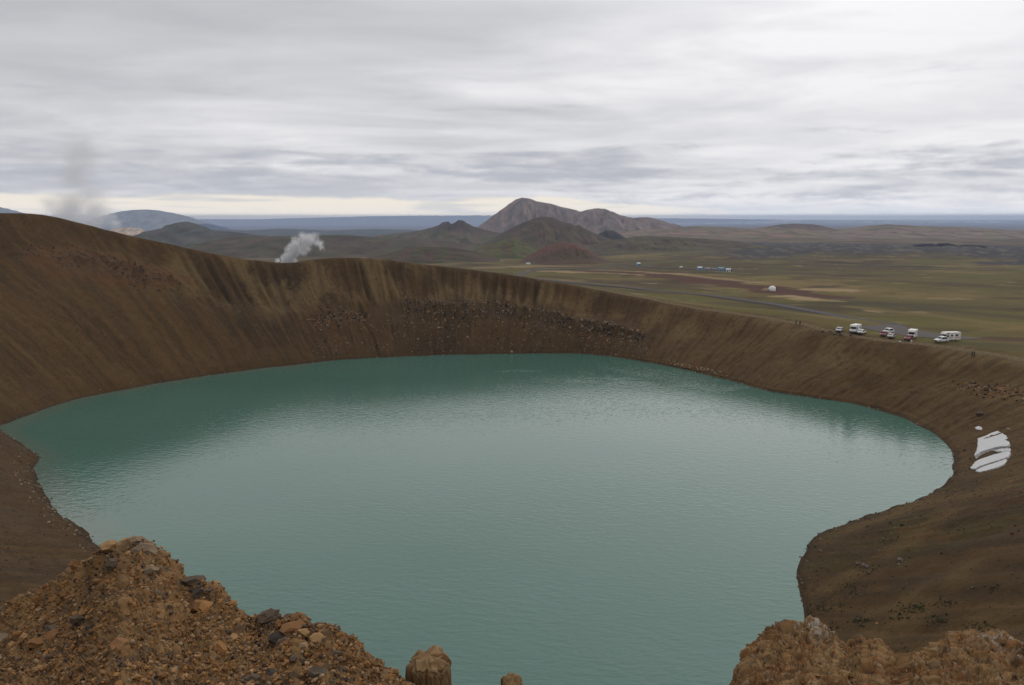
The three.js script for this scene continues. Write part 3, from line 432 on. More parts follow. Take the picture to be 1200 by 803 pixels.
// ------------------------------------------------------------------ scattered rock
const stoneShapes = []; 
for (let k = 0; k < 7; k++) {
  const g = mergeVertices(new THREE.DodecahedronGeometry(1, 0).deleteAttribute('uv').deleteAttribute('normal'), 1e-3), p = g.attributes.position, sx = rr(0.8, 1.25), sy = rr(0.55, 0.95), sz = rr(0.75, 1.1);
  for (let i = 0; i < p.count; i++) { const f = rr(0.78, 1.22); p.setXYZ(i, p.getX(i) * f * sx, p.getY(i) * f * sy, p.getZ(i) * f * sz); }
  const flat = g.toNonIndexed(); flat.computeVertexNormals(); stoneShapes.push(flat);
}
const rockMaterial = new THREE.MeshStandardMaterial({ color: 0xffffff, roughness: 0.95 }); rockMaterial.specularIntensity = 0.3;
function scatter(name, list, label, category, parent = scene, geometry = stoneShapes[0], material = rockMaterial, upright = false) {   // list of [x, y, z, size, colour]
  const im = new THREE.InstancedMesh(geometry, material, list.length), m = new THREE.Matrix4(), q = new THREE.Quaternion(), e = new THREE.Euler(), s = V3(1, 1, 1), c = new THREE.Color();
  list.forEach(([x, y, z, k, col], i) => { e.set(upright ? 0 : rr(0, 6.3), rr(0, 6.3), upright ? 0 : rr(0, 6.3)); if (upright) s.set(k * rr(0.2, 0.36), k * rr(3.0, 5.0), k * rr(0.2, 0.36)); else s.set(k * rr(0.8, 1.3), k * rr(0.6, 1.1), k * rr(0.8, 1.2)); im.setMatrixAt(i, m.compose(V3(x, y, z), q.setFromEuler(e), s)); im.setColorAt(i, c.setRGB(col[0], col[1], col[2])); });
  im.name = name; im.castShadow = im.receiveShadow = true; im.userData = { kind: 'stuff', ...(label ? { label } : {}), ...(category ? { category } : {}) }; parent.add(im); return im;
}
const shadeOf = (c, a = 0.75, b = 1.25) => { const k = rr(a, b); return [c[0] * k, c[1] * k, c[2] * k]; };
const PALE = [0.27, 0.21, 0.145], STONE = [0.13, 0.105, 0.08], BLACKROCK = [0.035, 0.03, 0.027], ORANGE = [0.2, 0.105, 0.045];
{
  const put = (th, s, size, col, sink = 0.25) => { const rs = shoreAt(th), r = rs + s * (rimR(th) - rs), x = LX + Math.cos(th / 57.29578) * r, z = LZ + Math.sin(th / 57.29578) * r; return [x, ground(x, z) - size * sink + size * 0.3, z, size, col]; };
  const band = [], loose = [], shoreRock = [];
  for (let i = 0; i < 4200; i++) {                                              // ledge of broken rock half way up the far wall
    const th = rr(-104, -60), mid = 0.46 + 0.05 * noise(th * 0.12, 1.1) + 0.03 * noise(th * 0.7, 4) - 0.05 * sstep(-80, -66, th), lay = rnd(), s = mid + (lay < 0.42 ? 0.022 + 0.016 * (rnd() - 0.5) : lay < 0.66 ? -0.035 + 0.02 * (rnd() - 0.5) : (rnd() - 0.7) * 0.26), k = sstep(-0.25, 0.25, noise(th * 0.8, 5) + 0.4 * noise(th * 3, 2));
    if (rnd() > 0.08 + 0.92 * k * k) continue; const t = rnd(); band.push(put(th, s, rr(0.14, 0.44) * (rnd() < 0.1 ? 1.7 : 1), shadeOf(t < 0.3 ? BLACKROCK : t < 0.45 ? [0.085, 0.058, 0.036] : t < 0.62 ? STONE : t < 0.88 ? [0.25, 0.18, 0.11] : ORANGE), 0.3));
  }
  for (let i = 0; i < 420; i++) { const th = rr(-120, -110); band.push(put(th, 0.37 + 0.1 * noise(th, 3) + rr(-0.05, 0.05), rr(0.18, 0.5), shadeOf(rnd() < 0.4 ? ORANGE : rnd() < 0.5 ? BLACKROCK : STONE))); }
  for (let i = 0; i < 520; i++) { const th = -145 + 7 * (rnd() + rnd() - 1) * 1.4; band.push(put(th, 0.68 + 0.12 * (rnd() + rnd() - 1) - 0.012 * (th + 145), rr(0.12, 0.5), shadeOf(rnd() < 0.4 ? [0.13, 0.07, 0.035] : rnd() < 0.7 ? [0.09, 0.068, 0.05] : BLACKROCK), 0.5)); }
  for (let i = 0; i < 260; i++) { const th = -3 + 6 * (rnd() + rnd() - 1); band.push(put(th, 0.62 + 0.16 * (rnd() + rnd() - 1), rr(0.12, 0.42), shadeOf(rnd() < 0.5 ? ORANGE : rnd() < 0.5 ? PALE : BLACKROCK))); }
  for (let i = 0; i < 1500; i++) { const th = rr(-122, -58), s = rr(0.03, 0.42); loose.push(put(th, s, rr(0.1, 0.3) * (rnd() < 0.07 ? 2 : 1), shadeOf(rnd() < 0.5 ? STONE : rnd() < 0.6 ? PALE : BLACKROCK))); }
  for (let i = 0; i < 700; i++) loose.push(put(rr(-178, 20), rr(0.05, 0.95), rr(0.08, 0.24), shadeOf(rnd() < 0.6 ? STONE : BLACKROCK)));
  for (let i = 0; i < 5200; i++) { const th = rr(8, 74), s = Math.pow(rnd(), 1.3); loose.push(put(th, s, rr(0.05, 0.16) * (rnd() < 0.04 ? 2 : 1), shadeOf(rnd() < 0.45 ? STONE : rnd() < 0.5 ? [0.06, 0.045, 0.03] : ORANGE))); }
  for (let i = 0; i < 5200; i++) { const th = rr(112, 182), s = Math.pow(rnd(), 1.3); loose.push(put(th > 180 ? th - 360 : th, s, rr(0.05, 0.15) * (rnd() < 0.04 ? 2 : 1), shadeOf(rnd() < 0.5 ? STONE : rnd() < 0.6 ? [0.05, 0.042, 0.034] : SOIL))); }
  for (let i = 0; i < 150; i++) { const th = -46 + 9 * (rnd() + rnd() - 1); shoreRock.push(put(th, 0.04 + 0.05 * rnd(), rr(0.18, 0.5), shadeOf(rnd() < 0.5 ? PALE : ORANGE))); }
  for (let i = 0; i < 320; i++) { const th = rr(-180, 70); shoreRock.push(put(th, rr(-0.012, 0.03), rr(0.1, 0.32), shadeOf(rnd() < 0.3 ? PALE : STONE))); }
  for (let i = 0; i < 260; i++) { const th = rr(120, 182); shoreRock.push(put(th > 180 ? th - 360 : th, rr(-0.008, 0.04), rr(0.08, 0.3), shadeOf(rnd() < 0.3 ? PALE : STONE))); }
  scatter('ledge_rocks', band, 'broken rock ledges along the crater wall', 'rocks', scene, stoneShapes[1]);
  scatter('scree_stones', loose, 'loose stones strewn over the crater slopes', 'stones', scene, stoneShapes[2]);
  scatter('shore_stones', shoreRock, 'stones lying along the lake edge', 'stones', scene, stoneShapes[3]);
  // low dark cushions of moss and crowberry on the near right slope
  const tuft = []; for (const [px, py, n, w] of [[1020, 668, 5, 14], [1000, 690, 8, 16], [960, 712, 9, 20], [970, 735, 8, 16], [1012, 728, 10, 14], [1060, 720, 10, 20], [1098, 726, 9, 12], [1150, 735, 6, 20], [1040, 635, 4, 12], [1110, 705, 5, 16], [940, 730, 6, 10], [1075, 712, 9, 14], [1165, 690, 3, 10], [1125, 622, 3, 12]])
    for (let i = 0; i < n * 9; i++) { const p = sight(px + (rnd() + rnd() + rnd() - 1.5) * w * 1.1, py + (rnd() + rnd() + rnd() - 1.5) * w * 0.4); tuft.push([p.x, p.y - 0.03, p.z, rr(0.05, 0.2), shadeOf([0.05, 0.045, 0.021], 0.6, 1.3)]); }
  scatter('moss_cushions', tuft, 'dark moss cushions on the brown slope near the snow side', 'moss', scene, stoneShapes[4]);
}
const boulder = (px, py, size, col, label, group) => { const p = sight(px, py), o = mesh(numbered('boulder'), stoneShapes[Math.floor(rnd() * 7)], M(col[0], col[1], col[2], 0.95)); o.position.set(p.x, p.y + size * 0.3, p.z); o.scale.set(size * 1.15, size, size); o.rotation.y = rr(0, 6); tag(o, label, 'boulder', group ? { group } : {}); };
boulder(1055, 658, 0.5, STONE, 'pale grey boulder alone among moss on the right slope');
for (const [x, y] of [[1012, 663], [1006, 661], [1016, 665]]) boulder(x, y, 0.34, STONE, 'small grey boulder in a row of three on the right slope', 'row of three grey boulders');
boulder(1149, 486, 0.9, ROCK, 'large brown boulder just above the snow patch'); boulder(1177, 467, 0.75, ORANGE, 'rust coloured boulder in the orange rubble above the snow'); boulder(1182, 504, 0.45, PALE, 'small pale boulder right beside the snow patch');
for (const [x, y] of [[964, 389.5], [973, 389.4], [978, 393], [985, 393.6], [997, 394.6]]) boulder(x, y - 0.6, 0.42, [0.03, 0.025, 0.022], 'dark boulder edging the footpath by the silver car', 'dark boulders along the footpath');
console.log('rocks');

// ------------------------------------------------------------------ snow left on the shaded bank
{
  const snow = tag(new THREE.Group(), 'white snow patch split by dark cracks on the bank', 'snow'); snow.name = 'snow_patch'; scene.add(snow);
  const slabs = [[[1144, 508], [1150, 505.5], [1160, 504], [1169, 504.5], [1171, 507], [1177, 509], [1181, 514], [1178, 516.5], [1183, 519], [1183, 525], [1172, 526.3], [1161, 529], [1151, 533], [1144, 538], [1146, 528], [1146, 518]],
    [[1164, 529.3], [1175, 527.2], [1183.5, 526.2], [1184, 529.4], [1173, 530.6]],
    [[1142.5, 541.5], [1150, 536.3], [1160, 533.2], [1172, 531.8], [1184, 530.8], [1184, 536], [1180, 538.6], [1170, 541], [1158, 544.2], [1147, 548.6], [1143.5, 551.5], [1138, 550], [1140.5, 546]],
    [[1143, 553.2], [1148, 550.2], [1158, 545.8], [1170, 542.6], [1180, 540], [1178, 544], [1170, 549], [1160, 551.6], [1150, 554]], [[1143, 502.4], [1147, 500.6], [1151, 501.6], [1150.5, 504.3], [1145, 504.4]]];
  const data = new Uint8Array(128 * 128 * 4); for (let i = 0; i < 128 * 128; i++) { const v = 0.52 + 0.1 * fbm((i % 128) * 0.11, Math.floor(i / 128) * 0.11, 4, 0.65) - 0.16 * sstep(0.28, 0.5, fbm((i % 128) * 0.23 + 5, Math.floor(i / 128) * 0.23, 3)) - 0.05 * sstep(0.3, 0.5, noise((i % 128) * 0.05 + 4, Math.floor(i / 128) * 0.3)); data.set([v * 255, v * 252, v * 250, 255].map((q) => clamp(q, 0, 255)), i * 4); }
  const t = new THREE.DataTexture(data, 128, 128); t.wrapS = t.wrapT = THREE.RepeatWrapping; t.repeat.set(0.12, 0.12); t.magFilter = THREE.LinearFilter; t.needsUpdate = true;
  const white = new THREE.MeshStandardMaterial({ map: t, roughness: 0.8 });
  const tilt = (s) => { const mid = V3(0, 0, 0); s.forEach(([x, y]) => mid.add(sight(x, y))); mid.multiplyScalar(1 / s.length); const e = 1.5, n = V3(ground(mid.x - e, mid.z) - ground(mid.x + e, mid.z), 2 * e, ground(mid.x, mid.z - e) - ground(mid.x, mid.z + e)).normalize(), ax = V3(1, 0, 0).addScaledVector(n, -n.x).normalize(), ay = n.clone().cross(ax).normalize();
  return [mid, ax, ay, new THREE.Matrix4().makeBasis(ax, ay, n).setPosition(mid)]; };
  for (const s of slabs) {
    const [mid, ax, ay, frame] = tilt(s);
    const pts = s.map(([x, y]) => { const v = sight(x, y).sub(mid); return new THREE.Vector2(v.dot(ax), v.dot(ay)); }), fine = new THREE.SplineCurve([...pts, pts[0]]).getPoints(pts.length * 9).map((q) => q.clone().add(new THREE.Vector2(0.3 * fbm(q.x * 1.6, q.y * 1.6, 3), 0.3 * fbm(q.x * 1.6 + 9, q.y * 1.6, 3))));
    const g = new THREE.ExtrudeGeometry(new THREE.Shape(fine), { depth: 1.0, bevelEnabled: true, bevelThickness: 0.1, bevelSize: 0.2, bevelOffset: -0.22, bevelSegments: 3, curveSegments: 4 }); g.translate(0, 0, -0.84); g.applyMatrix4(frame); mesh('snow_slab', g, white, snow);
  }
}
// ------------------------------------------------------------------ steam from the geothermal vents: drifting droplets
{
  const drop = new THREE.OctahedronGeometry(1, 0), vapour = new THREE.MeshStandardMaterial({ color: 0xffffff, roughness: 1 }); vapour.specularIntensity = 0;
  { const n = drop.attributes.normal; for (let i = 0; i < n.count; i++) n.setXYZ(i, 0, 1, 0); }
  const gauss = () => (rnd() + rnd() + rnd() + rnd() - 2) * 0.87;
  const puffs = (rows, depth, each, size, keep, deep) => {                          // rows: [px, py, radius in px, density]
    const list = [], k = depth / FOCAL;
    for (const [px, py, rad, dens] of rows) {
      const c = at(px, py, depth), n = Math.round(each * dens * rad * rad);
      for (let i = 0; i < n; i++) { const x = c.x + gauss() * rad * k, y = c.y + gauss() * rad * k * 0.9, z = c.z + gauss() * rad * k * deep; if (fbm(x * keep, y * keep + z * keep * 0.5, 3) < (deep > 1 ? -0.3 : -0.12) + 0.5 * (rnd() - 0.75)) continue; const w = rr(0.96, 0.99); list.push([x, y, z, size * rr(0.7, 1.4), [w, w, w * 1.01]]); }
    }
    return list;
  };
  const small = []; for (let i = 0; i < 46; i++) { const t = i / 45, spread = 4 + 9 * t; small.push([334 + 26 * t + (rnd() - 0.5) * spread * 1.9 - 3 * (1 - t), 309 - 30 * t + (rnd() - 0.5) * spread * 0.9, 2.6 + 3.2 * t, 1.25 - 0.85 * t]); } small.push([375, 286, 4, 0.9], [377, 291, 3, 0.9], [371, 284, 4, 0.6], [326, 306, 3, 1.2], [345, 306, 3, 1.1], [336, 304, 4, 1.2], [354, 276, 4, 0.5], [362, 277, 4, 0.5]);
  tag(scatter('steam_plume', puffs(small, 640, 62, 0.115, 0.16, 1), '', '', scene, drop, vapour, true), 'small bright white steam jet rising behind the crater rim', 'steam', { kind: 'stuff' });
  const tall = []; for (let i = 0; i < 60; i++) { const t = Math.pow(rnd(), 1.2), w = 24 - 12 * t; tall.push([97 + (rnd() - 0.5) * 2 * w, 272 - 105 * t, 8 + 5 * rnd(), 0.36 - 0.2 * t]); } for (let i = 0; i < 16; i++) tall.push([rr(56, 90), rr(232, 262), rr(5, 8), 0.35]); for (let i = 0; i < 6; i++) tall.push([rr(125, 138), rr(252, 266), rr(3, 5), 0.35]); for (let i = 0; i < 8; i++) tall.push([rr(66, 96), rr(172, 198), rr(6, 9), 0.18]);
  tag(scatter('steam_plume_001', puffs(tall, 1150, 95, 0.12, 0.03, 2.6), '', '', scene, drop, vapour, true), 'tall pale grey steam column drifting up behind the left rim', 'steam', { kind: 'stuff' });
}
console.log('steam');
// ------------------------------------------------------------------ vehicles on the car park
const paint = { white: M(0.72, 0.72, 0.7, 0.35), silver: M(0.42, 0.42, 0.43, 0.35, { metalness: 0.4 }), red: M(0.22, 0.022, 0.03, 0.35), cream: M(0.66, 0.64, 0.6, 0.5) }, glass = M(0.02, 0.022, 0.026, 0.12), rubber = M(0.02, 0.02, 0.02, 0.9), alloy = M(0.35, 0.35, 0.36, 0.4, { metalness: 0.7 }), trim = M(0.05, 0.05, 0.052, 0.6), lampRed = M(0.35, 0.02, 0.02, 0.3), lampClear = M(0.7, 0.7, 0.72, 0.15), stripe = M(0.4, 0.05, 0.04, 0.5);
const slab = (pts, width, bevel = 0.06) => { const s = new THREE.Shape(pts.map(([x, y]) => new THREE.Vector2(x, y))), g = new THREE.ExtrudeGeometry(s, { depth: width - 2 * bevel, bevelEnabled: true, bevelThickness: bevel, bevelSize: bevel, bevelOffset: -bevel, bevelSegments: 2 }); g.translate(0, 0, -width / 2 + bevel); return g; };
const box = (w, h, d, x, y, z) => new THREE.BoxGeometry(w, h, d).translate(x, y, z);
function panel(pts, z, t = 0.02) { const g = new THREE.ExtrudeGeometry(new THREE.Shape(pts.map(([x, y]) => new THREE.Vector2(x, y))), { depth: t, bevelEnabled: false }); g.translate(0, 0, z > 0 ? z : z - t); return g; }
function wheels(t, axles, half, r) {
  for (const x of axles) for (const s of [-1, 1]) { const w = mesh('wheel', new THREE.CylinderGeometry(r, r, 0.2, 18).rotateX(Math.PI / 2), rubber, t); w.position.set(x, r, s * (half - 0.1)); mesh('rim', new THREE.CylinderGeometry(r * 0.6, r * 0.6, 0.03, 14).rotateX(Math.PI / 2).translate(0, 0, s * 0.105), alloy, w); }
}
function lamps(t, front, rear, y, z) { for (const s of [-1, 1]) { mesh('headlight', box(0.06, 0.14, 0.3, front, y, s * z), lampClear, t); mesh('tail_light', box(0.06, 0.2, 0.22, rear, y + 0.08, s * z), lampRed, t); } }
// cars point along -x
function car(name, label, color, k = 1, tall = 0) {
  const t = tag(new THREE.Group(), label, 'car', {}); t.name = numbered(name); scene.add(t);
  const L = 2.1 * k, h = 1.42 + tall, hood = 0.86 + tall * 0.45, sill = 0.26 + tall * 0.35;
  mesh('body', slab([[-L, sill + 0.1], [-L, hood - 0.2], [-L + 0.25, hood - 0.04], [-0.95 * k, hood + 0.06], [-0.3 * k, h - 0.04], [0.1, h], [1.15 * k, h - 0.03], [L - 0.35 + tall * 0.25, hood + 0.16 + tall * 0.2], [L, hood - 0.02], [L, sill + 0.12], [L - 0.15, sill], [-L + 0.15, sill]], 1.72, 0.09), color, t);
  const y0 = hood + 0.07, y1 = h - 0.1;
  for (const s of [-1, 1]) { mesh('side_window', panel([[-0.78 * k, y0], [-0.3 * k, y1], [0.28, y1], [0.28, y0]], s * 0.862), glass, t); mesh('side_window', panel([[0.36, y0], [0.36, y1], [1.02 * k, y1 - 0.02], [L - 0.62 + tall * 0.2, y0]], s * 0.862), glass, t); mesh('door_handle', box(0.2, 0.04, 0.03, 0.1, hood - 0.08, s * 0.865), trim, t); }
  const ws = new THREE.BoxGeometry(0.03, Math.hypot(0.62 * k, h - hood - 0.16) * 0.86, 1.36); ws.rotateZ(-Math.atan2(0.65 * k, h - hood - 0.1)); ws.translate(-0.64 * k, (h + hood) / 2 + 0.04, 0); mesh('windscreen', ws, glass, t);
  const rx0 = 1.15 * k, rx1 = L - 0.35 + tall * 0.25, rw = new THREE.BoxGeometry(0.03, 0.38, 1.3); rw.rotateZ(Math.atan2(rx1 - rx0, h - hood - 0.19 - tall * 0.2)); rw.translate((rx0 + rx1) / 2 + 0.01, (h + hood + 0.13) / 2 + 0.03, 0); mesh('rear_window', rw, glass, t);
  mesh('bumper', box(0.1, 0.2, 1.6, -L - 0.01, sill + 0.16, 0), trim, t); mesh('bumper', box(0.1, 0.2, 1.6, L + 0.01, sill + 0.16, 0), trim, t);
  lamps(t, -L - 0.005, L + 0.005, hood - 0.22, 0.62); wheels(t, [-1.3 * k, 1.3 * k], 0.87, 0.31 + tall * 0.14); return t;
}
function motorhome(name, label, L, redEnd) {
  const t = tag(new THREE.Group(), label, 'motorhome', {}); t.name = numbered(name); scene.add(t);
  const F = -L / 2, B = L / 2, H = 2.8;
  mesh('body', slab([[F + 1.75, 0.45], [F + 1.75, 2.05], [F + 0.45, 2.05], [F + 0.35, 2.25], [F + 0.75, H - 0.06], [F + 1.1, H], [B - 0.1, H], [B, H - 0.1], [B, 0.45]], 2.2, 0.08), paint.cream, t);
  mesh('cab', slab([[F, 0.4], [F, 0.95], [F + 0.25, 1.12], [F + 0.8, 1.25], [F + 1.2, 2.02], [F + 1.73, 2.02], [F + 1.73, 0.4]], 1.95, 0.08), paint.white, t);
  for (const s of [-1, 1]) { mesh('cab_window', panel([[F + 0.95, 1.3], [F + 1.28, 1.92], [F + 1.66, 1.92], [F + 1.66, 1.3]], s * 0.98), glass, t); for (const [x, w] of [[F + 2.5, 0.8], [F + L * 0.68, 0.9]]) mesh('side_window', panel([[x, 1.55], [x + w, 1.55], [x + w, 2.1], [x, 2.1]], s * 1.102), glass, t); mesh('trim_stripe', panel([[F + 1.8, 1.12], [B - 0.05, 1.12], [B - 0.05, 1.26], [F + 1.8, 1.26]], s * 1.102), redEnd ? stripe : trim, t); }
  mesh('door', panel([[F + L * 0.52, 0.55], [F + L * 0.52 + 0.62, 0.55], [F + L * 0.52 + 0.62, 2.3], [F + L * 0.52, 2.3]], 1.112), paint.white, t);
  mesh('alcove_window', panel([[F + 1.2, 2.35], [F + 1.75, 2.35], [F + 1.75, 2.65], [F + 1.2, 2.65]], 1.102), glass, t);
  const ws = new THREE.BoxGeometry(0.03, 0.72, 1.66); ws.rotateZ(-Math.atan2(0.4, 0.77)); ws.translate(F + 0.985, 1.66, 0); mesh('windscreen', ws, glass, t);
  if (redEnd) mesh('rear_panel', box(0.04, 1.9, 1.9, B + 0.02, 1.75, 0), M(0.55, 0.3, 0.26, 0.5), t);
  mesh('bumper', box(0.16, 0.24, 1.9, F - 0.03, 0.5, 0), trim, t); mesh('bumper', box(0.16, 0.2, 2.1, B + 0.04, 0.52, 0), trim, t);
  lamps(t, F - 0.01, B + 0.03, 0.82, 0.72); wheels(t, [F + 0.85, B - 1.5], 1.0, 0.36); return t;
}
function park(t, px, py, turn, lift = 0.11) { const p = sight(px, py); t.position.set(p.x, ground(p.x, p.z) + lift, p.z); t.rotation.y = turn; const e = 1.2; t.rotation.z = 0; }
park(car('silver_hatchback', 'small silver car parked alone beside the dark path boulders', paint.silver, 0.85), 983.5, 389, 0.95);
park(motorhome('camper_van', 'white alcove camper van beside the silver car', 4.6), 1002, 390.2, 0.75);
park(car('white_car', 'white estate car parked close in front of the white camper', paint.white, 0.9, 0.12), 1009.5, 391.6, 3.9);
park(car('white_van', 'low white van half hidden behind a red car and a silver car', paint.white, 1.05, 0.5), 1040.5, 391.6, 0.55);
park(car('red_car', 'dark red car parked beside a small silver car', paint.red, 0.88, 0.2), 1035.5, 394.2, 1.0);
park(car('silver_hatchback', 'small silver car tucked beside a dark red car', paint.silver, 0.82), 1044.5, 396.5, 4.0);
park(motorhome('camper_van', 'white camper half hidden behind a red car standing by itself', 4.5), 1069, 396.6, 0.9);
park(car('red_car', 'dark red car in front of a camper, people walking beside it', paint.red, 0.92, 0.2), 1065, 398.9, 0.75);
park(motorhome('motorhome', 'large white motorhome with a reddish rear end', 6.0, true), 1113, 399.6, 0.16);
park(car('white_offroader', 'white off-road car parked along the large motorhome', paint.white, 1.05, 0.36), 1103, 401.4, 0.28);
console.log('vehicles');

// ------------------------------------------------------------------ walkers on the rim path
function figure(joints, bones, res = 52) {                                      // one continuous body from tapered capsules
  const mc = new MarchingCubes(res, new THREE.MeshStandardMaterial(), false, false, 60000), half = 1.0, cell = 2 / res;
  mc.isolation = 0; const f = mc.field;
  for (let k = 0; k < res; k++) for (let j = 0; j < res; j++) for (let i = 0; i < res; i++) {
    const x = (i - res / 2) / (res / 2), y = (j - res / 2) / (res / 2), z = (k - res / 2) / (res / 2); let d = 9;
    for (const [a, b, ra, rb] of bones) { const A = joints[a], B = joints[b], vx = B[0] - A[0], vy = B[1] - A[1], vz = B[2] - A[2], t = clamp(((x - A[0]) * vx + (y - A[1]) * vy + (z - A[2]) * vz) / (vx * vx + vy * vy + vz * vz + 1e-9)); d = smin(d, Math.hypot(x - A[0] - vx * t, y - A[1] - vy * t, z - A[2] - vz * t) - lerp(ra, rb, t), 0.035); }
    f[i + j * res + k * res * res] = -d;
  }
  mc.update(); const n = mc.count ?? mc.geometry.drawRange.count, g = new THREE.BufferGeometry(); g.setAttribute('position', new THREE.Float32BufferAttribute(mc.positionArray.slice(0, n * 3), 3)); g.setAttribute('normal', new THREE.Float32BufferAttribute(mc.normalArray.slice(0, n * 3), 3)); return g;
}
const BONES = [['hip', 'chest', 0.15, 0.17], ['chest', 'neck', 0.15, 0.06], ['neck', 'head', 0.06, 0.1], ['head', 'crown', 0.105, 0.1], ['shL', 'elL', 0.065, 0.05], ['elL', 'haL', 0.05, 0.038], ['haL', 'fiL', 0.04, 0.025], ['shR', 'elR', 0.065, 0.05], ['elR', 'haR', 0.05, 0.038], ['haR', 'fiR', 0.04, 0.025], ['chest', 'shL', 0.12, 0.07], ['chest', 'shR', 0.12, 0.07], ['hipL', 'knL', 0.095, 0.065], ['knL', 'anL', 0.065, 0.045], ['anL', 'toL', 0.048, 0.035], ['hipR', 'knR', 0.095, 0.065], ['knR', 'anR', 0.065, 0.045], ['anR', 'toR', 0.048, 0.035], ['hip', 'hipL', 0.13, 0.1], ['hip', 'hipR', 0.13, 0.1]];
const WALK = { hip: [0, 0.05, 0], chest: [0.02, 0.4, 0], neck: [0.03, 0.58, 0], head: [0.05, 0.69, 0], crown: [0.05, 0.76, 0], shL: [0.02, 0.5, 0.19], elL: [-0.1, 0.24, 0.24], haL: [0.0, 0.02, 0.23], fiL: [0.03, -0.07, 0.22], shR: [0.02, 0.5, -0.19], elR: [0.08, 0.24, -0.24], haR: [0.22, 0.06, -0.22], fiR: [0.28, 0.0, -0.21], hipL: [0, 0, 0.09], knL: [0.16, -0.4, 0.1], anL: [0.12, -0.8, 0.1], toL: [0.27, -0.84, 0.1], hipR: [0, 0, -0.09], knR: [-0.04, -0.42, -0.1], anR: [-0.24, -0.77, -0.1], toR: [-0.1, -0.84, -0.1] };
const STAND = { ...WALK, elL: [0.0, 0.23, 0.24], haL: [0.08, 0.0, 0.22], fiL: [0.1, -0.09, 0.21], elR: [0, 0.23, -0.24], haR: [0.08, 0.0, -0.22], fiR: [0.1, -0.09, -0.21], knL: [0.03, -0.4, 0.1], anL: [0, -0.8, 0.11], toL: [0.15, -0.85, 0.12], knR: [0.02, -0.4, -0.1], anR: [0, -0.8, -0.11], toR: [0.15, -0.85, -0.12] };
const BEND = { ...STAND, chest: [0.3, 0.22, 0], neck: [0.46, 0.27, 0], head: [0.57, 0.27, 0], crown: [0.63, 0.25, 0], shL: [0.38, 0.24, 0.19], elL: [0.46, -0.02, 0.22], haL: [0.55, -0.24, 0.2], fiL: [0.58, -0.32, 0.19], shR: [0.38, 0.24, -0.19], elR: [0.44, -0.02, -0.22], haR: [0.5, -0.24, -0.2], fiR: [0.52, -0.32, -0.19] };
const bodies = { walk: figure(WALK, BONES), stand: figure(STAND, BONES), bend: figure(BEND, BONES) };
const cloth = new THREE.MeshStandardMaterial({ vertexColors: true, roughness: 0.9 });
function person(pose, px, py, turn, top, legs, hair, label) {
  const g = bodies[pose].clone(), p = g.attributes.position, c = new Float32Array(p.count * 3), J = pose === 'bend' ? BEND : WALK;
  for (let i = 0; i < p.count; i++) { const x = p.getX(i), y = p.getY(i), z = p.getZ(i), head = Math.hypot(x - J.crown[0], y - J.crown[1] + 0.04, z) < 0.15, hand = ['haL', 'haR', 'fiL', 'fiR'].some((k) => Math.hypot(x - J[k][0], y - J[k][1], z - J[k][2]) < 0.06); c.set(head ? (x > J.crown[0] + 0.03 && y < J.crown[1] ? [0.42, 0.26, 0.19] : hair) : hand ? [0.42, 0.26, 0.19] : y < -0.78 ? [0.03, 0.025, 0.022] : y < 0.02 ? legs : top, i * 3); }
  g.setAttribute('color', new THREE.BufferAttribute(c, 3));
  const o = mesh(numbered('person'), g, cloth), q = sight(px, py); o.position.set(q.x, ground(q.x, q.z) + 0.88 + 0.05, q.z); o.rotation.y = turn; tag(o, label, 'person'); return o;
}
person('walk', 933, 380.8, 2.6, [0.02, 0.02, 0.025], [0.025, 0.025, 0.03], [0.03, 0.02, 0.015], 'person in dark clothes walking on the path away from the cars');
person('stand', 937.5, 381.6, 0.6, [0.05, 0.045, 0.04], [0.03, 0.03, 0.03], [0.05, 0.035, 0.02], 'person in grey brown jacket standing beside a dark clad walker');
person('bend', 1055, 404.4, 2.9, [0.62, 0.62, 0.6], [0.03, 0.03, 0.035], [0.03, 0.02, 0.015], 'person in white top and dark trousers bending over by the path');
person('stand', 1068, 404.2, 1.2, [0.66, 0.62, 0.58], [0.5, 0.46, 0.42], [0.12, 0.07, 0.03], 'person in pale clothes standing near the red car');
person('walk', 1139.2, 418.4, 2.9, [0.03, 0.022, 0.02], [0.02, 0.02, 0.022], [0.02, 0.015, 0.012], 'person in dark brown jacket strolling on the path past the motorhome');
person('walk', 1141.6, 418.6, 3.1, [0.018, 0.018, 0.02], [0.02, 0.02, 0.022], [0.015, 0.012, 0.01], 'person in black strolling on the path past the motorhome');
console.log('people');

// ------------------------------------------------------------------ huts and well heads out on the meadow
function hut(px, py, w, d, h, wall, roof, turn, label, o = {}) {
  const t = tag(new THREE.Group(), label, 'hut', o.group ? { group: o.group } : {}); t.name = numbered(o.name ?? 'hut'); scene.add(t);
  mesh('wall', box(w, h, d, 0, h / 2, 0), wall, t); const r = h * 0.32;
  const s = new THREE.Shape([[-d / 2 - 0.2, 0], [d / 2 + 0.2, 0], [0, r]].map(([x, y]) => new THREE.Vector2(x, y))), g = new THREE.ExtrudeGeometry(s, { depth: w + 0.4, bevelEnabled: false }); g.translate(0, h, -w / 2 - 0.2); g.rotateY(Math.PI / 2); mesh('roof', g, roof, t);
  mesh('door', box(0.95, 2, 0.06, -w * 0.22, 1, d / 2 + 0.03), trim, t); mesh('window', box(0.9, 0.7, 0.06, w * 0.2, h * 0.55, d / 2 + 0.03), glass, t);
  const p = onPlain(px, py); t.position.set(p.x, plain(p.x, p.z) - 0.1, p.z); t.rotation.y = turn;
}
const wallWhite = M(0.6, 0.62, 0.63), wallBlue = M(0.2, 0.32, 0.42), wallGrey = M(0.3, 0.3, 0.32), roofBlue = M(0.12, 0.26, 0.4, 0.5), roofPale = M(0.5, 0.55, 0.58, 0.5);
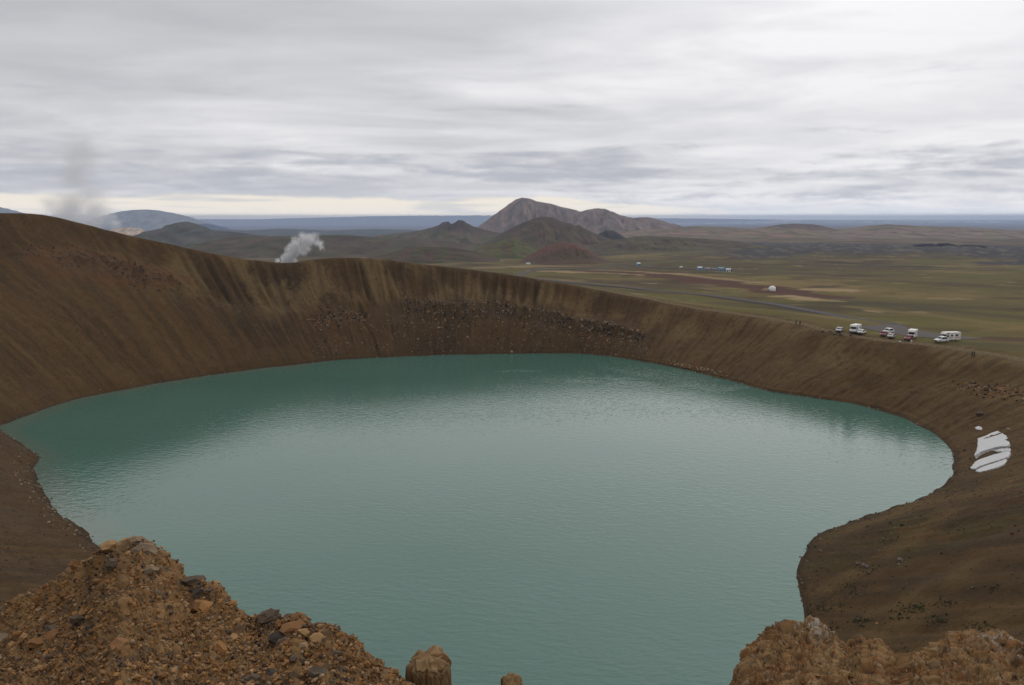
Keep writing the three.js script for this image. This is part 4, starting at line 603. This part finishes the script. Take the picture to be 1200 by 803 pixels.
hut(748, 311.8, 4.5, 4.5, 3.4, wallBlue, roofPale, 0.3, 'pale blue hut alone where the upper road ends its curve');
hut(798, 315.4, 2.6, 2.6, 2.4, wallWhite, roofPale, 0.2, 'tiny white hut beside the straight pipe road');
hut(820, 317, 5, 4, 3.2, wallBlue, roofPale, 0.1, 'light blue hut at the near end of the hut row'); hut(829, 317.2, 6, 4, 2.6, wallGrey, M(0.25, 0.23, 0.25), 0, 'low grey shed in the middle of the hut row'); hut(837, 317.6, 5, 4, 2.6, wallGrey, M(0.22, 0.2, 0.24), 0.05, 'low mauve grey shed next to the blue roofed hut');
hut(845, 318, 5.5, 4, 3.4, wallBlue, roofBlue, -0.1, 'bright blue hut with blue roof in the hut row'); hut(853.5, 318.6, 4.6, 4, 2.8, wallWhite, roofPale, -0.2, 'white hut closing the hut row on the meadow side');
hut(619, 310.6, 6, 4, 2.6, wallWhite, roofPale, 0.2, 'small white hut at the foot of the cinder hill');
{                                                                               // white well-head dome with a rubble heap beside it
  const p = onPlain(905, 341), t = tag(new THREE.Group(), 'white faceted well head dome beside a pale rubble heap', 'dome'); t.name = 'well_head_dome'; scene.add(t);
  mesh('shell', new THREE.SphereGeometry(2.6, 10, 6, 0, Math.PI * 2, 0, Math.PI * 0.55).scale(1.1, 1.15, 1).translate(0, 0.5, 0), M(0.7, 0.69, 0.66, 0.6, { flatShading: true }), t); mesh('door', box(0.9, 1.9, 0.2, 1.4, 0.95, 2.32), trim, t); mesh('base_ring', new THREE.CylinderGeometry(2.8, 3, 0.6, 14), wallGrey, t);
  t.position.set(p.x, plain(p.x, p.z), p.z); t.rotation.y = 0.4;
  const heap = new THREE.SphereGeometry(2.6, 24, 12, 0, Math.PI * 2, 0, Math.PI / 2), hp = heap.attributes.position; for (let i = 0; i < hp.count; i++) { const f = 1 + 0.25 * noise(hp.getX(i) * 1.2, hp.getZ(i) * 1.2 + hp.getY(i)); hp.setXYZ(i, hp.getX(i) * f, hp.getY(i) * f * 0.8, hp.getZ(i) * f); } heap.computeVertexNormals();
  const q = onPlain(897.5, 341), hm = mesh('rubble_heap', heap, M(0.26, 0.19, 0.12, 1)); hm.position.set(q.x, plain(q.x, q.z) - 0.2, q.z); tag(hm, 'pale tan rubble heap against the white dome', 'rubble');
}
console.log('huts');
// ------------------------------------------------------------------ rock at the photographer's feet
const LOOSE = [[0.27, 0.16, 0.072], [0.25, 0.125, 0.045], [0.105, 0.08, 0.058], [0.047, 0.037, 0.03], [0.26, 0.18, 0.108], [0.19, 0.096, 0.04], [0.09, 0.066, 0.046], [0.18, 0.13, 0.085]];
function worley(x, y) { const xi = Math.floor(x), yi = Math.floor(y); let d1 = 9, d2 = 9, id = 0; for (let j = -1; j <= 1; j++) for (let i = -1; i <= 1; i++) { const h = PERM[PERM[(xi + i) & 255] + ((yi + j) & 255)], px = xi + i + (h & 15) / 15, py = yi + j + (h >> 4) / 15, d = Math.hypot(px - x, py - y); if (d < d1) { d2 = d1; d1 = d; id = h; } else if (d < d2) d2 = d; } return [d1, d2, id]; }
// a rock face from the nearest edge (v = 0) up to its crest (v = 1) and down the far side (v to 1.6)
function face(crest, near, low) {
  const top = (px, k) => { let i = 1; while (i < crest.length - 1 && crest[i][0] < px) i++; const a = crest[i - 1], b = crest[i]; return lerp(a[k], b[k], clamp((px - a[0]) / (b[0] - a[0]))); };
  const x0 = crest[0][0], x1 = crest[crest.length - 1][0];
  return (u, v) => {
    const px = lerp(x0, x1, u), w = Math.min(v, 1), e = Math.pow(w, 1.15), p = at(lerp(px, px, w), lerp(low, top(px, 1), w), lerp(near, top(px, 2), e));
    if (v > 1) { const k = v - 1; p.z -= k * 1.6; p.y -= k * k * 4 + k * 2.2; }
    return p;
  };
}
function faceMesh(name, surf, nu, nv, relief, color, material, parent) {
  const pos = [], idx = [], V = 1.6;
  for (let j = 0; j <= nv; j++) for (let i = 0; i <= nu; i++) { const p = surf(i / nu, j / nv * V); pos.push(p.x, p.y, p.z); }
  for (let j = 0; j < nv; j++) for (let i = 0; i < nu; i++) { const a = j * (nu + 1) + i, b = a + 1, c = a + nu + 1, d = c + 1; idx.push(a, b, c, b, d, c); }
  const g = new THREE.BufferGeometry(); g.setAttribute('position', new THREE.Float32BufferAttribute(pos, 3)); g.setIndex(idx); g.computeVertexNormals();
  const n = g.attributes.normal.array, p = g.attributes.position.array, col = new Float32Array(p.length), sgn = n[1 + 3 * Math.floor(nu / 2)] < 0 ? -1 : 1;
  for (let i = 0; i < p.length; i += 3) { const x = p[i], y = p[i + 1], z = p[i + 2], h = relief(x, y, z), c = color(x, y, z, h); p[i] += sgn * n[i] * h; p[i + 1] += sgn * n[i + 1] * h; p[i + 2] += sgn * n[i + 2] * h; col.set(c, i); }
  g.setAttribute('color', new THREE.BufferAttribute(col, 3)); g.computeVertexNormals(); return mesh(name, g, material, parent);
}
// cemented tuff: lumps of welded ash with small clasts
const tuffRelief = (x, y, z) => { const w = z + y * 0.7, q = 0.25 * noise(x * 6, w * 6), [d1, d2] = worley(x * 9 + q, w * 9 - q), [e1] = worley(x * 33 + q * 3, w * 33); return 0.10 * fbm(x * 2.2, w * 2.2, 3) + 0.05 * fbm(x * 6.5, w * 6.5, 5, 0.62) + 0.05 * ridged(x * 3.1 + 4, w * 3.1, 4) + 0.02 * sstep(0.0, 0.16, d2 - d1) + 0.03 * (0.45 - e1) + 0.02 * ridged(x * 47, w * 47, 3); };
const tuffColor = (x, y, z) => { const w = z + y * 0.7, q = 0.25 * noise(x * 6, w * 6), [, , id] = worley(x * 33 + q * 3, w * 33), a = fbm(x * 3, w * 3, 4), b = fbm(x * 17, w * 17, 4, 0.6), k = 0.78 + 0.5 * ((id & 15) / 15); let c = mix3([0.215, 0.13, 0.058], [0.17, 0.085, 0.034], sstep(-0.25, 0.25, a + 0.5 * b)); c = mix3(c, [0.26, 0.185, 0.11], (id % 9 === 0) ? 0.6 : 0.35 * sstep(0.1, 0.4, b)); c = mix3(c, [0.07, 0.048, 0.032], (id % 13 === 0) ? 0.6 : 0.6 * sstep(0.12, 0.4, -b)); return [c[0] * k, c[1] * k, c[2] * k]; };
const rubbleMaterial = new THREE.MeshStandardMaterial({ vertexColors: true, roughness: 1, color: new THREE.Color(0.92, 0.92, 0.92) }); rubbleMaterial.specularIntensity = 0.25;
const stoneMaterials = LOOSE.map((c) => { const m = new THREE.MeshStandardMaterial({ color: new THREE.Color(...c), roughness: 0.95 }); m.specularIntensity = 0.3; return m; });
{
  const mound = tag(new THREE.Group(), 'steep mound of loose orange brown rubble above the lake', 'rock mound'); mound.name = 'rubble_mound'; scene.add(mound);
  const surf = face([[-150, 745, 8.6], [-60, 728, 8.4], [0, 718, 8.2], [25, 701, 8], [60, 688, 7.8], [75, 677, 7.7], [100, 665, 7.5], [122, 650, 7.2], [135, 641, 7.1], [148, 637, 7], [160, 638, 7], [172, 643, 6.9], [185, 653, 6.8], [200, 669, 6.7], [215, 687, 6.6], [235, 694, 6.4], [250, 696, 6.3], [262, 703, 6.2], [278, 717, 6], [292, 728, 5.9], [325, 730, 5.7], [348, 729, 5.5], [362, 741, 5.4], [385, 744, 5.2], [402, 752, 5.1], [415, 762, 5], [428, 778, 4.9], [450, 789, 4.7], [466, 802, 4.6], [485, 830, 4.5], [505, 880, 4.4]], 3.1, 905);
  const relief = (x, y, z) => 0.7 * tuffRelief(x * 0.9, y, z * 0.9) + 0.05 * fbm(x * 1.1 + 3, z * 1.1, 3) + 0.085 * fbm(x * 4, z * 4, 4, 0.6) + 0.03 * ridged(x * 13, z * 13 + y * 5, 2);
  faceMesh('soil', surf, 420, 260, relief, (x, y, z) => { const a = fbm(x * 1.3, z * 1.3, 4), b = fbm(x * 9, z * 9, 3); return mix3(mix3(mix3([0.165, 0.096, 0.042], [0.21, 0.115, 0.043], sstep(-0.2, 0.3, a)), tuffColor(x, y, z), 0.45), [0.06, 0.046, 0.034], 0.65 * sstep(0.05, 0.4, b + 0.5 * fbm(x * 0.9 + 8, z * 0.9, 3))); }, rubbleMaterial, mound);
  const grey = (x, z) => sstep(0.0, 0.35, fbm(x * 0.9 + 8, z * 0.9, 3));
  const spotAt = () => { const u = rnd(), v = Math.pow(rnd(), 0.8) * 1.02, p = surf(u, v), a = surf(u + 0.002, v), b = surf(u, v + 0.004), n = a.sub(p).cross(b.sub(p)).normalize(); if (n.y < 0) n.negate(); p.addScaledVector(n, relief(p.x, p.y, p.z)); return [p, n]; };
  const pick = (p) => { const g = grey(p.x, p.z), t = rnd(); return t < 0.22 * g + 0.02 ? 3 : t < 0.3 * g + 0.07 ? 2 : [0, 1, 4, 5, 6, 5, 0, 1, 5][Math.floor(rnd() * 9)]; };
  for (let i = 0; i < 300; i++) {
    const [p, n] = spotAt(), k = 0.021 + 0.04 * Math.pow(rnd(), 2.6) + (p.z < -6 ? 0.008 : 0), o = mesh('stone', stoneShapes[i % 7], stoneMaterials[pick(p)], mound);
    o.position.copy(p).addScaledVector(n, k * 0.25); o.rotation.set(rr(-0.5, 0.5), rr(0, 6.3), rr(-0.5, 0.5)); o.scale.set(k * rr(0.85, 1.35), k * rr(0.7, 1.1), k * rr(0.8, 1.2));
  }
  // a few big blocks that show on the skyline and at the left edge
  for (const [u, v, k0, c] of [[0.462, 0.99, 0.12, 0], [0.45, 0.985, 0.1, 0], [0.478, 0.985, 0.1, 7], [0.49, 0.95, 0.13, 7], [0.425, 0.975, 0.1, 0], [0.575, 0.985, 0.12, 6], [0.59, 0.965, 0.1, 3], [0.235, 0.9, 0.17, 6], [0.225, 0.8, 0.15, 7], [0.6, 0.9, 0.11, 1], [0.40, 0.97, 0.08, 2], [0.71, 0.97, 0.09, 6], [0.755, 0.93, 0.13, 5], [0.8, 0.9, 0.1, 0], [0.3, 0.66, 0.1, 5], [0.33, 0.72, 0.1, 2], [0.36, 0.85, 0.1, 5], [0.5, 0.88, 0.1, 7], [0.44, 0.52, 0.12, 5], [0.29, 0.4, 0.12, 5], [0.24, 0.32, 0.11, 7]]) {
    const k = k0 * 0.8, p = surf(u, v), o = mesh('stone', stoneShapes[Math.floor(rnd() * 7)], stoneMaterials[c], mound); p.y += relief(p.x, p.y, p.z); o.position.copy(p); o.position.y += k * 0.1; o.rotation.set(rr(-0.4, 0.4), rr(0, 6.3), rr(-0.4, 0.4)); o.scale.set(k * 1.15, k * 0.85, k);
  }
  const list = []; for (let i = 0; i < 30000; i++) { const [p, n] = spotAt(), k = 0.0045 + 0.0165 * Math.pow(rnd(), 2.4); p.addScaledVector(n, k * 0.2); list.push([p.x, p.y, p.z, k, shadeOf(LOOSE[pick(p)], 0.7, 1.3)]); }
  scatter('small_stones', list.slice(0, 15000), '', '', mound, stoneShapes[5]); scatter('gravel', list.slice(15000), '', '', mound, stoneShapes[6]);
}
const lichen = (cx, cz, w) => (x, y, z) => mix3(tuffColor(x, y, z), [0.36, 0.35, 0.33], 0.6 * sstep(0.2, 0.36, fbm(x * 22, z * 22 + y * 15, 4, 0.6) + 0.35 * bell(x, cx, w) * bell(z, cz, w) - 0.15) * bell(x, cx, w * 1.4) * bell(z, cz, w * 1.6));
function outcrop(crest, label, patch) {
  const o = tag(new THREE.Group(), label, 'rock outcrop'); o.name = numbered('tuff_outcrop'); scene.add(o);
  const surf = face(crest, 3.3, 900), c = at(...patch);
  faceMesh('tuff', surf, 560, 320, tuffRelief, lichen(c.x, c.z, 0.22), rubbleMaterial, o);
  const list = []; for (let i = 0; i < 1500; i++) { const p = surf(rnd(), rnd()), k = 0.005 + 0.016 * Math.pow(rnd(), 2.5); p.y += tuffRelief(p.x, p.y, p.z) * 0.85; list.push([p.x, p.y, p.z, k, shadeOf(LOOSE[[0, 1, 4, 5, 7, 0, 6, 1][Math.floor(rnd() * 8)]], 0.7, 1.2)]); }
  scatter('embedded_clasts', list, '', '', o, stoneShapes[1]);
}
outcrop([[858, 900, 4.9], [870, 812, 5], [880, 772, 5.1], [890, 762, 5.2], [902, 757, 5.2], [915, 750, 5.3], [925, 744, 5.3], [942, 739, 5.4], [955, 739, 5.4], [967, 742, 5.4], [975, 751, 5.3], [986, 759, 5.3], [1000, 757, 5.3], [1015, 758, 5.2], [1028, 759, 5.2], [1034, 770, 5.1], [1042, 780, 5.1], [1052, 789, 5], [1062, 800, 5], [1080, 860, 4.9]], 'lumpy orange tuff outcrop standing beside the notch', [955, 744, 5.3]);
outcrop([[1046, 880, 4.8], [1058, 812, 4.9], [1062, 782, 4.9], [1070, 777, 5], [1088, 776, 5], [1097, 768, 5], [1105, 762, 5.1], [1120, 757, 5.1], [1135, 751, 5.2], [1150, 752, 5.2], [1165, 753, 5.2], [1180, 756, 5.2], [1200, 758, 5.3], [1250, 752, 5.4], [1330, 760, 5.5]], 'broad orange tuff outcrop with grey lichen across the notch', [1172, 764, 5.1]);
function pillar(px, py, halfPx, depth, label) {
  const o = tag(new THREE.Group(), label, 'rock pillar'); o.name = numbered('tuff_pillar'); scene.add(o);
  const c = at(px, py, depth), r = halfPx / FOCAL * depth, H = 2.4, nu = 110, nv = 130, pos = [], idx = [], col = [];
  for (let j = 0; j <= nv; j++) for (let i = 0; i <= nu; i++) {
    const t = j / nv, a = i / nu * Math.PI * 2, cap = Math.min(1, t / 0.09), rad = r * Math.pow(Math.sin(cap * Math.PI / 2), 0.55) * (1 + 0.5 * Math.max(0, t - 0.12)), ca = Math.cos(a), sa = Math.sin(a);
    const y = t < 0.09 ? -r * 0.55 * (1 - Math.cos(cap * Math.PI / 2)) : -r * 0.55 - (t - 0.09) * H, k1 = ca * cap, k2 = sa * cap, f = 1 + 0.18 * noise(k1 * 1.6 + px, k2 * 1.6 + t * 3) + 0.2 * fbm(k1 * 3.4 + px, k2 * 3.4 + t * 22, 4, 0.6) - 0.16 * sstep(0.25, 0.0, Math.abs(noise(k1 * 1.9 + px * 0.7, k2 * 1.9 + t * 2)));
    const x = c.x + ca * rad * f, z = c.z + sa * rad * f * 1.1, Y = c.y + y + 0.05 * fbm(ca * rad * 16 + px, sa * rad * 16, 3); pos.push(x, Y, z);
    const q = fbm(ca * 3 + px, sa * 3 + Y * 3, 4), b = noise(x * 40, Y * 40 + z * 30); col.push(...mix3(mix3([0.19, 0.112, 0.05], [0.25, 0.165, 0.085], sstep(-0.3, 0.3, q)), [0.09, 0.06, 0.04], 0.5 * sstep(0.2, 0.6, b)));
  }
  for (let j = 0; j < nv; j++) for (let i = 0; i < nu; i++) { const a = j * (nu + 1) + i, b = a + 1, d = a + nu + 1, e = d + 1; idx.push(a, d, b, b, d, e); }
  const g = new THREE.BufferGeometry(); g.setAttribute('position', new THREE.Float32BufferAttribute(pos, 3)); g.setAttribute('color', new THREE.Float32BufferAttribute(col, 3)); g.setIndex(idx); g.computeVertexNormals(); mesh('column', g, rubbleMaterial, o);
}
pillar(503, 768, 26, 4.7, 'rounded tan tuff pillar at the end of the rubble mound'); pillar(600, 793, 13, 4.7, 'small tan tuff knob standing apart above the lake');
console.log('foreground');
renderer.render(scene, camera);
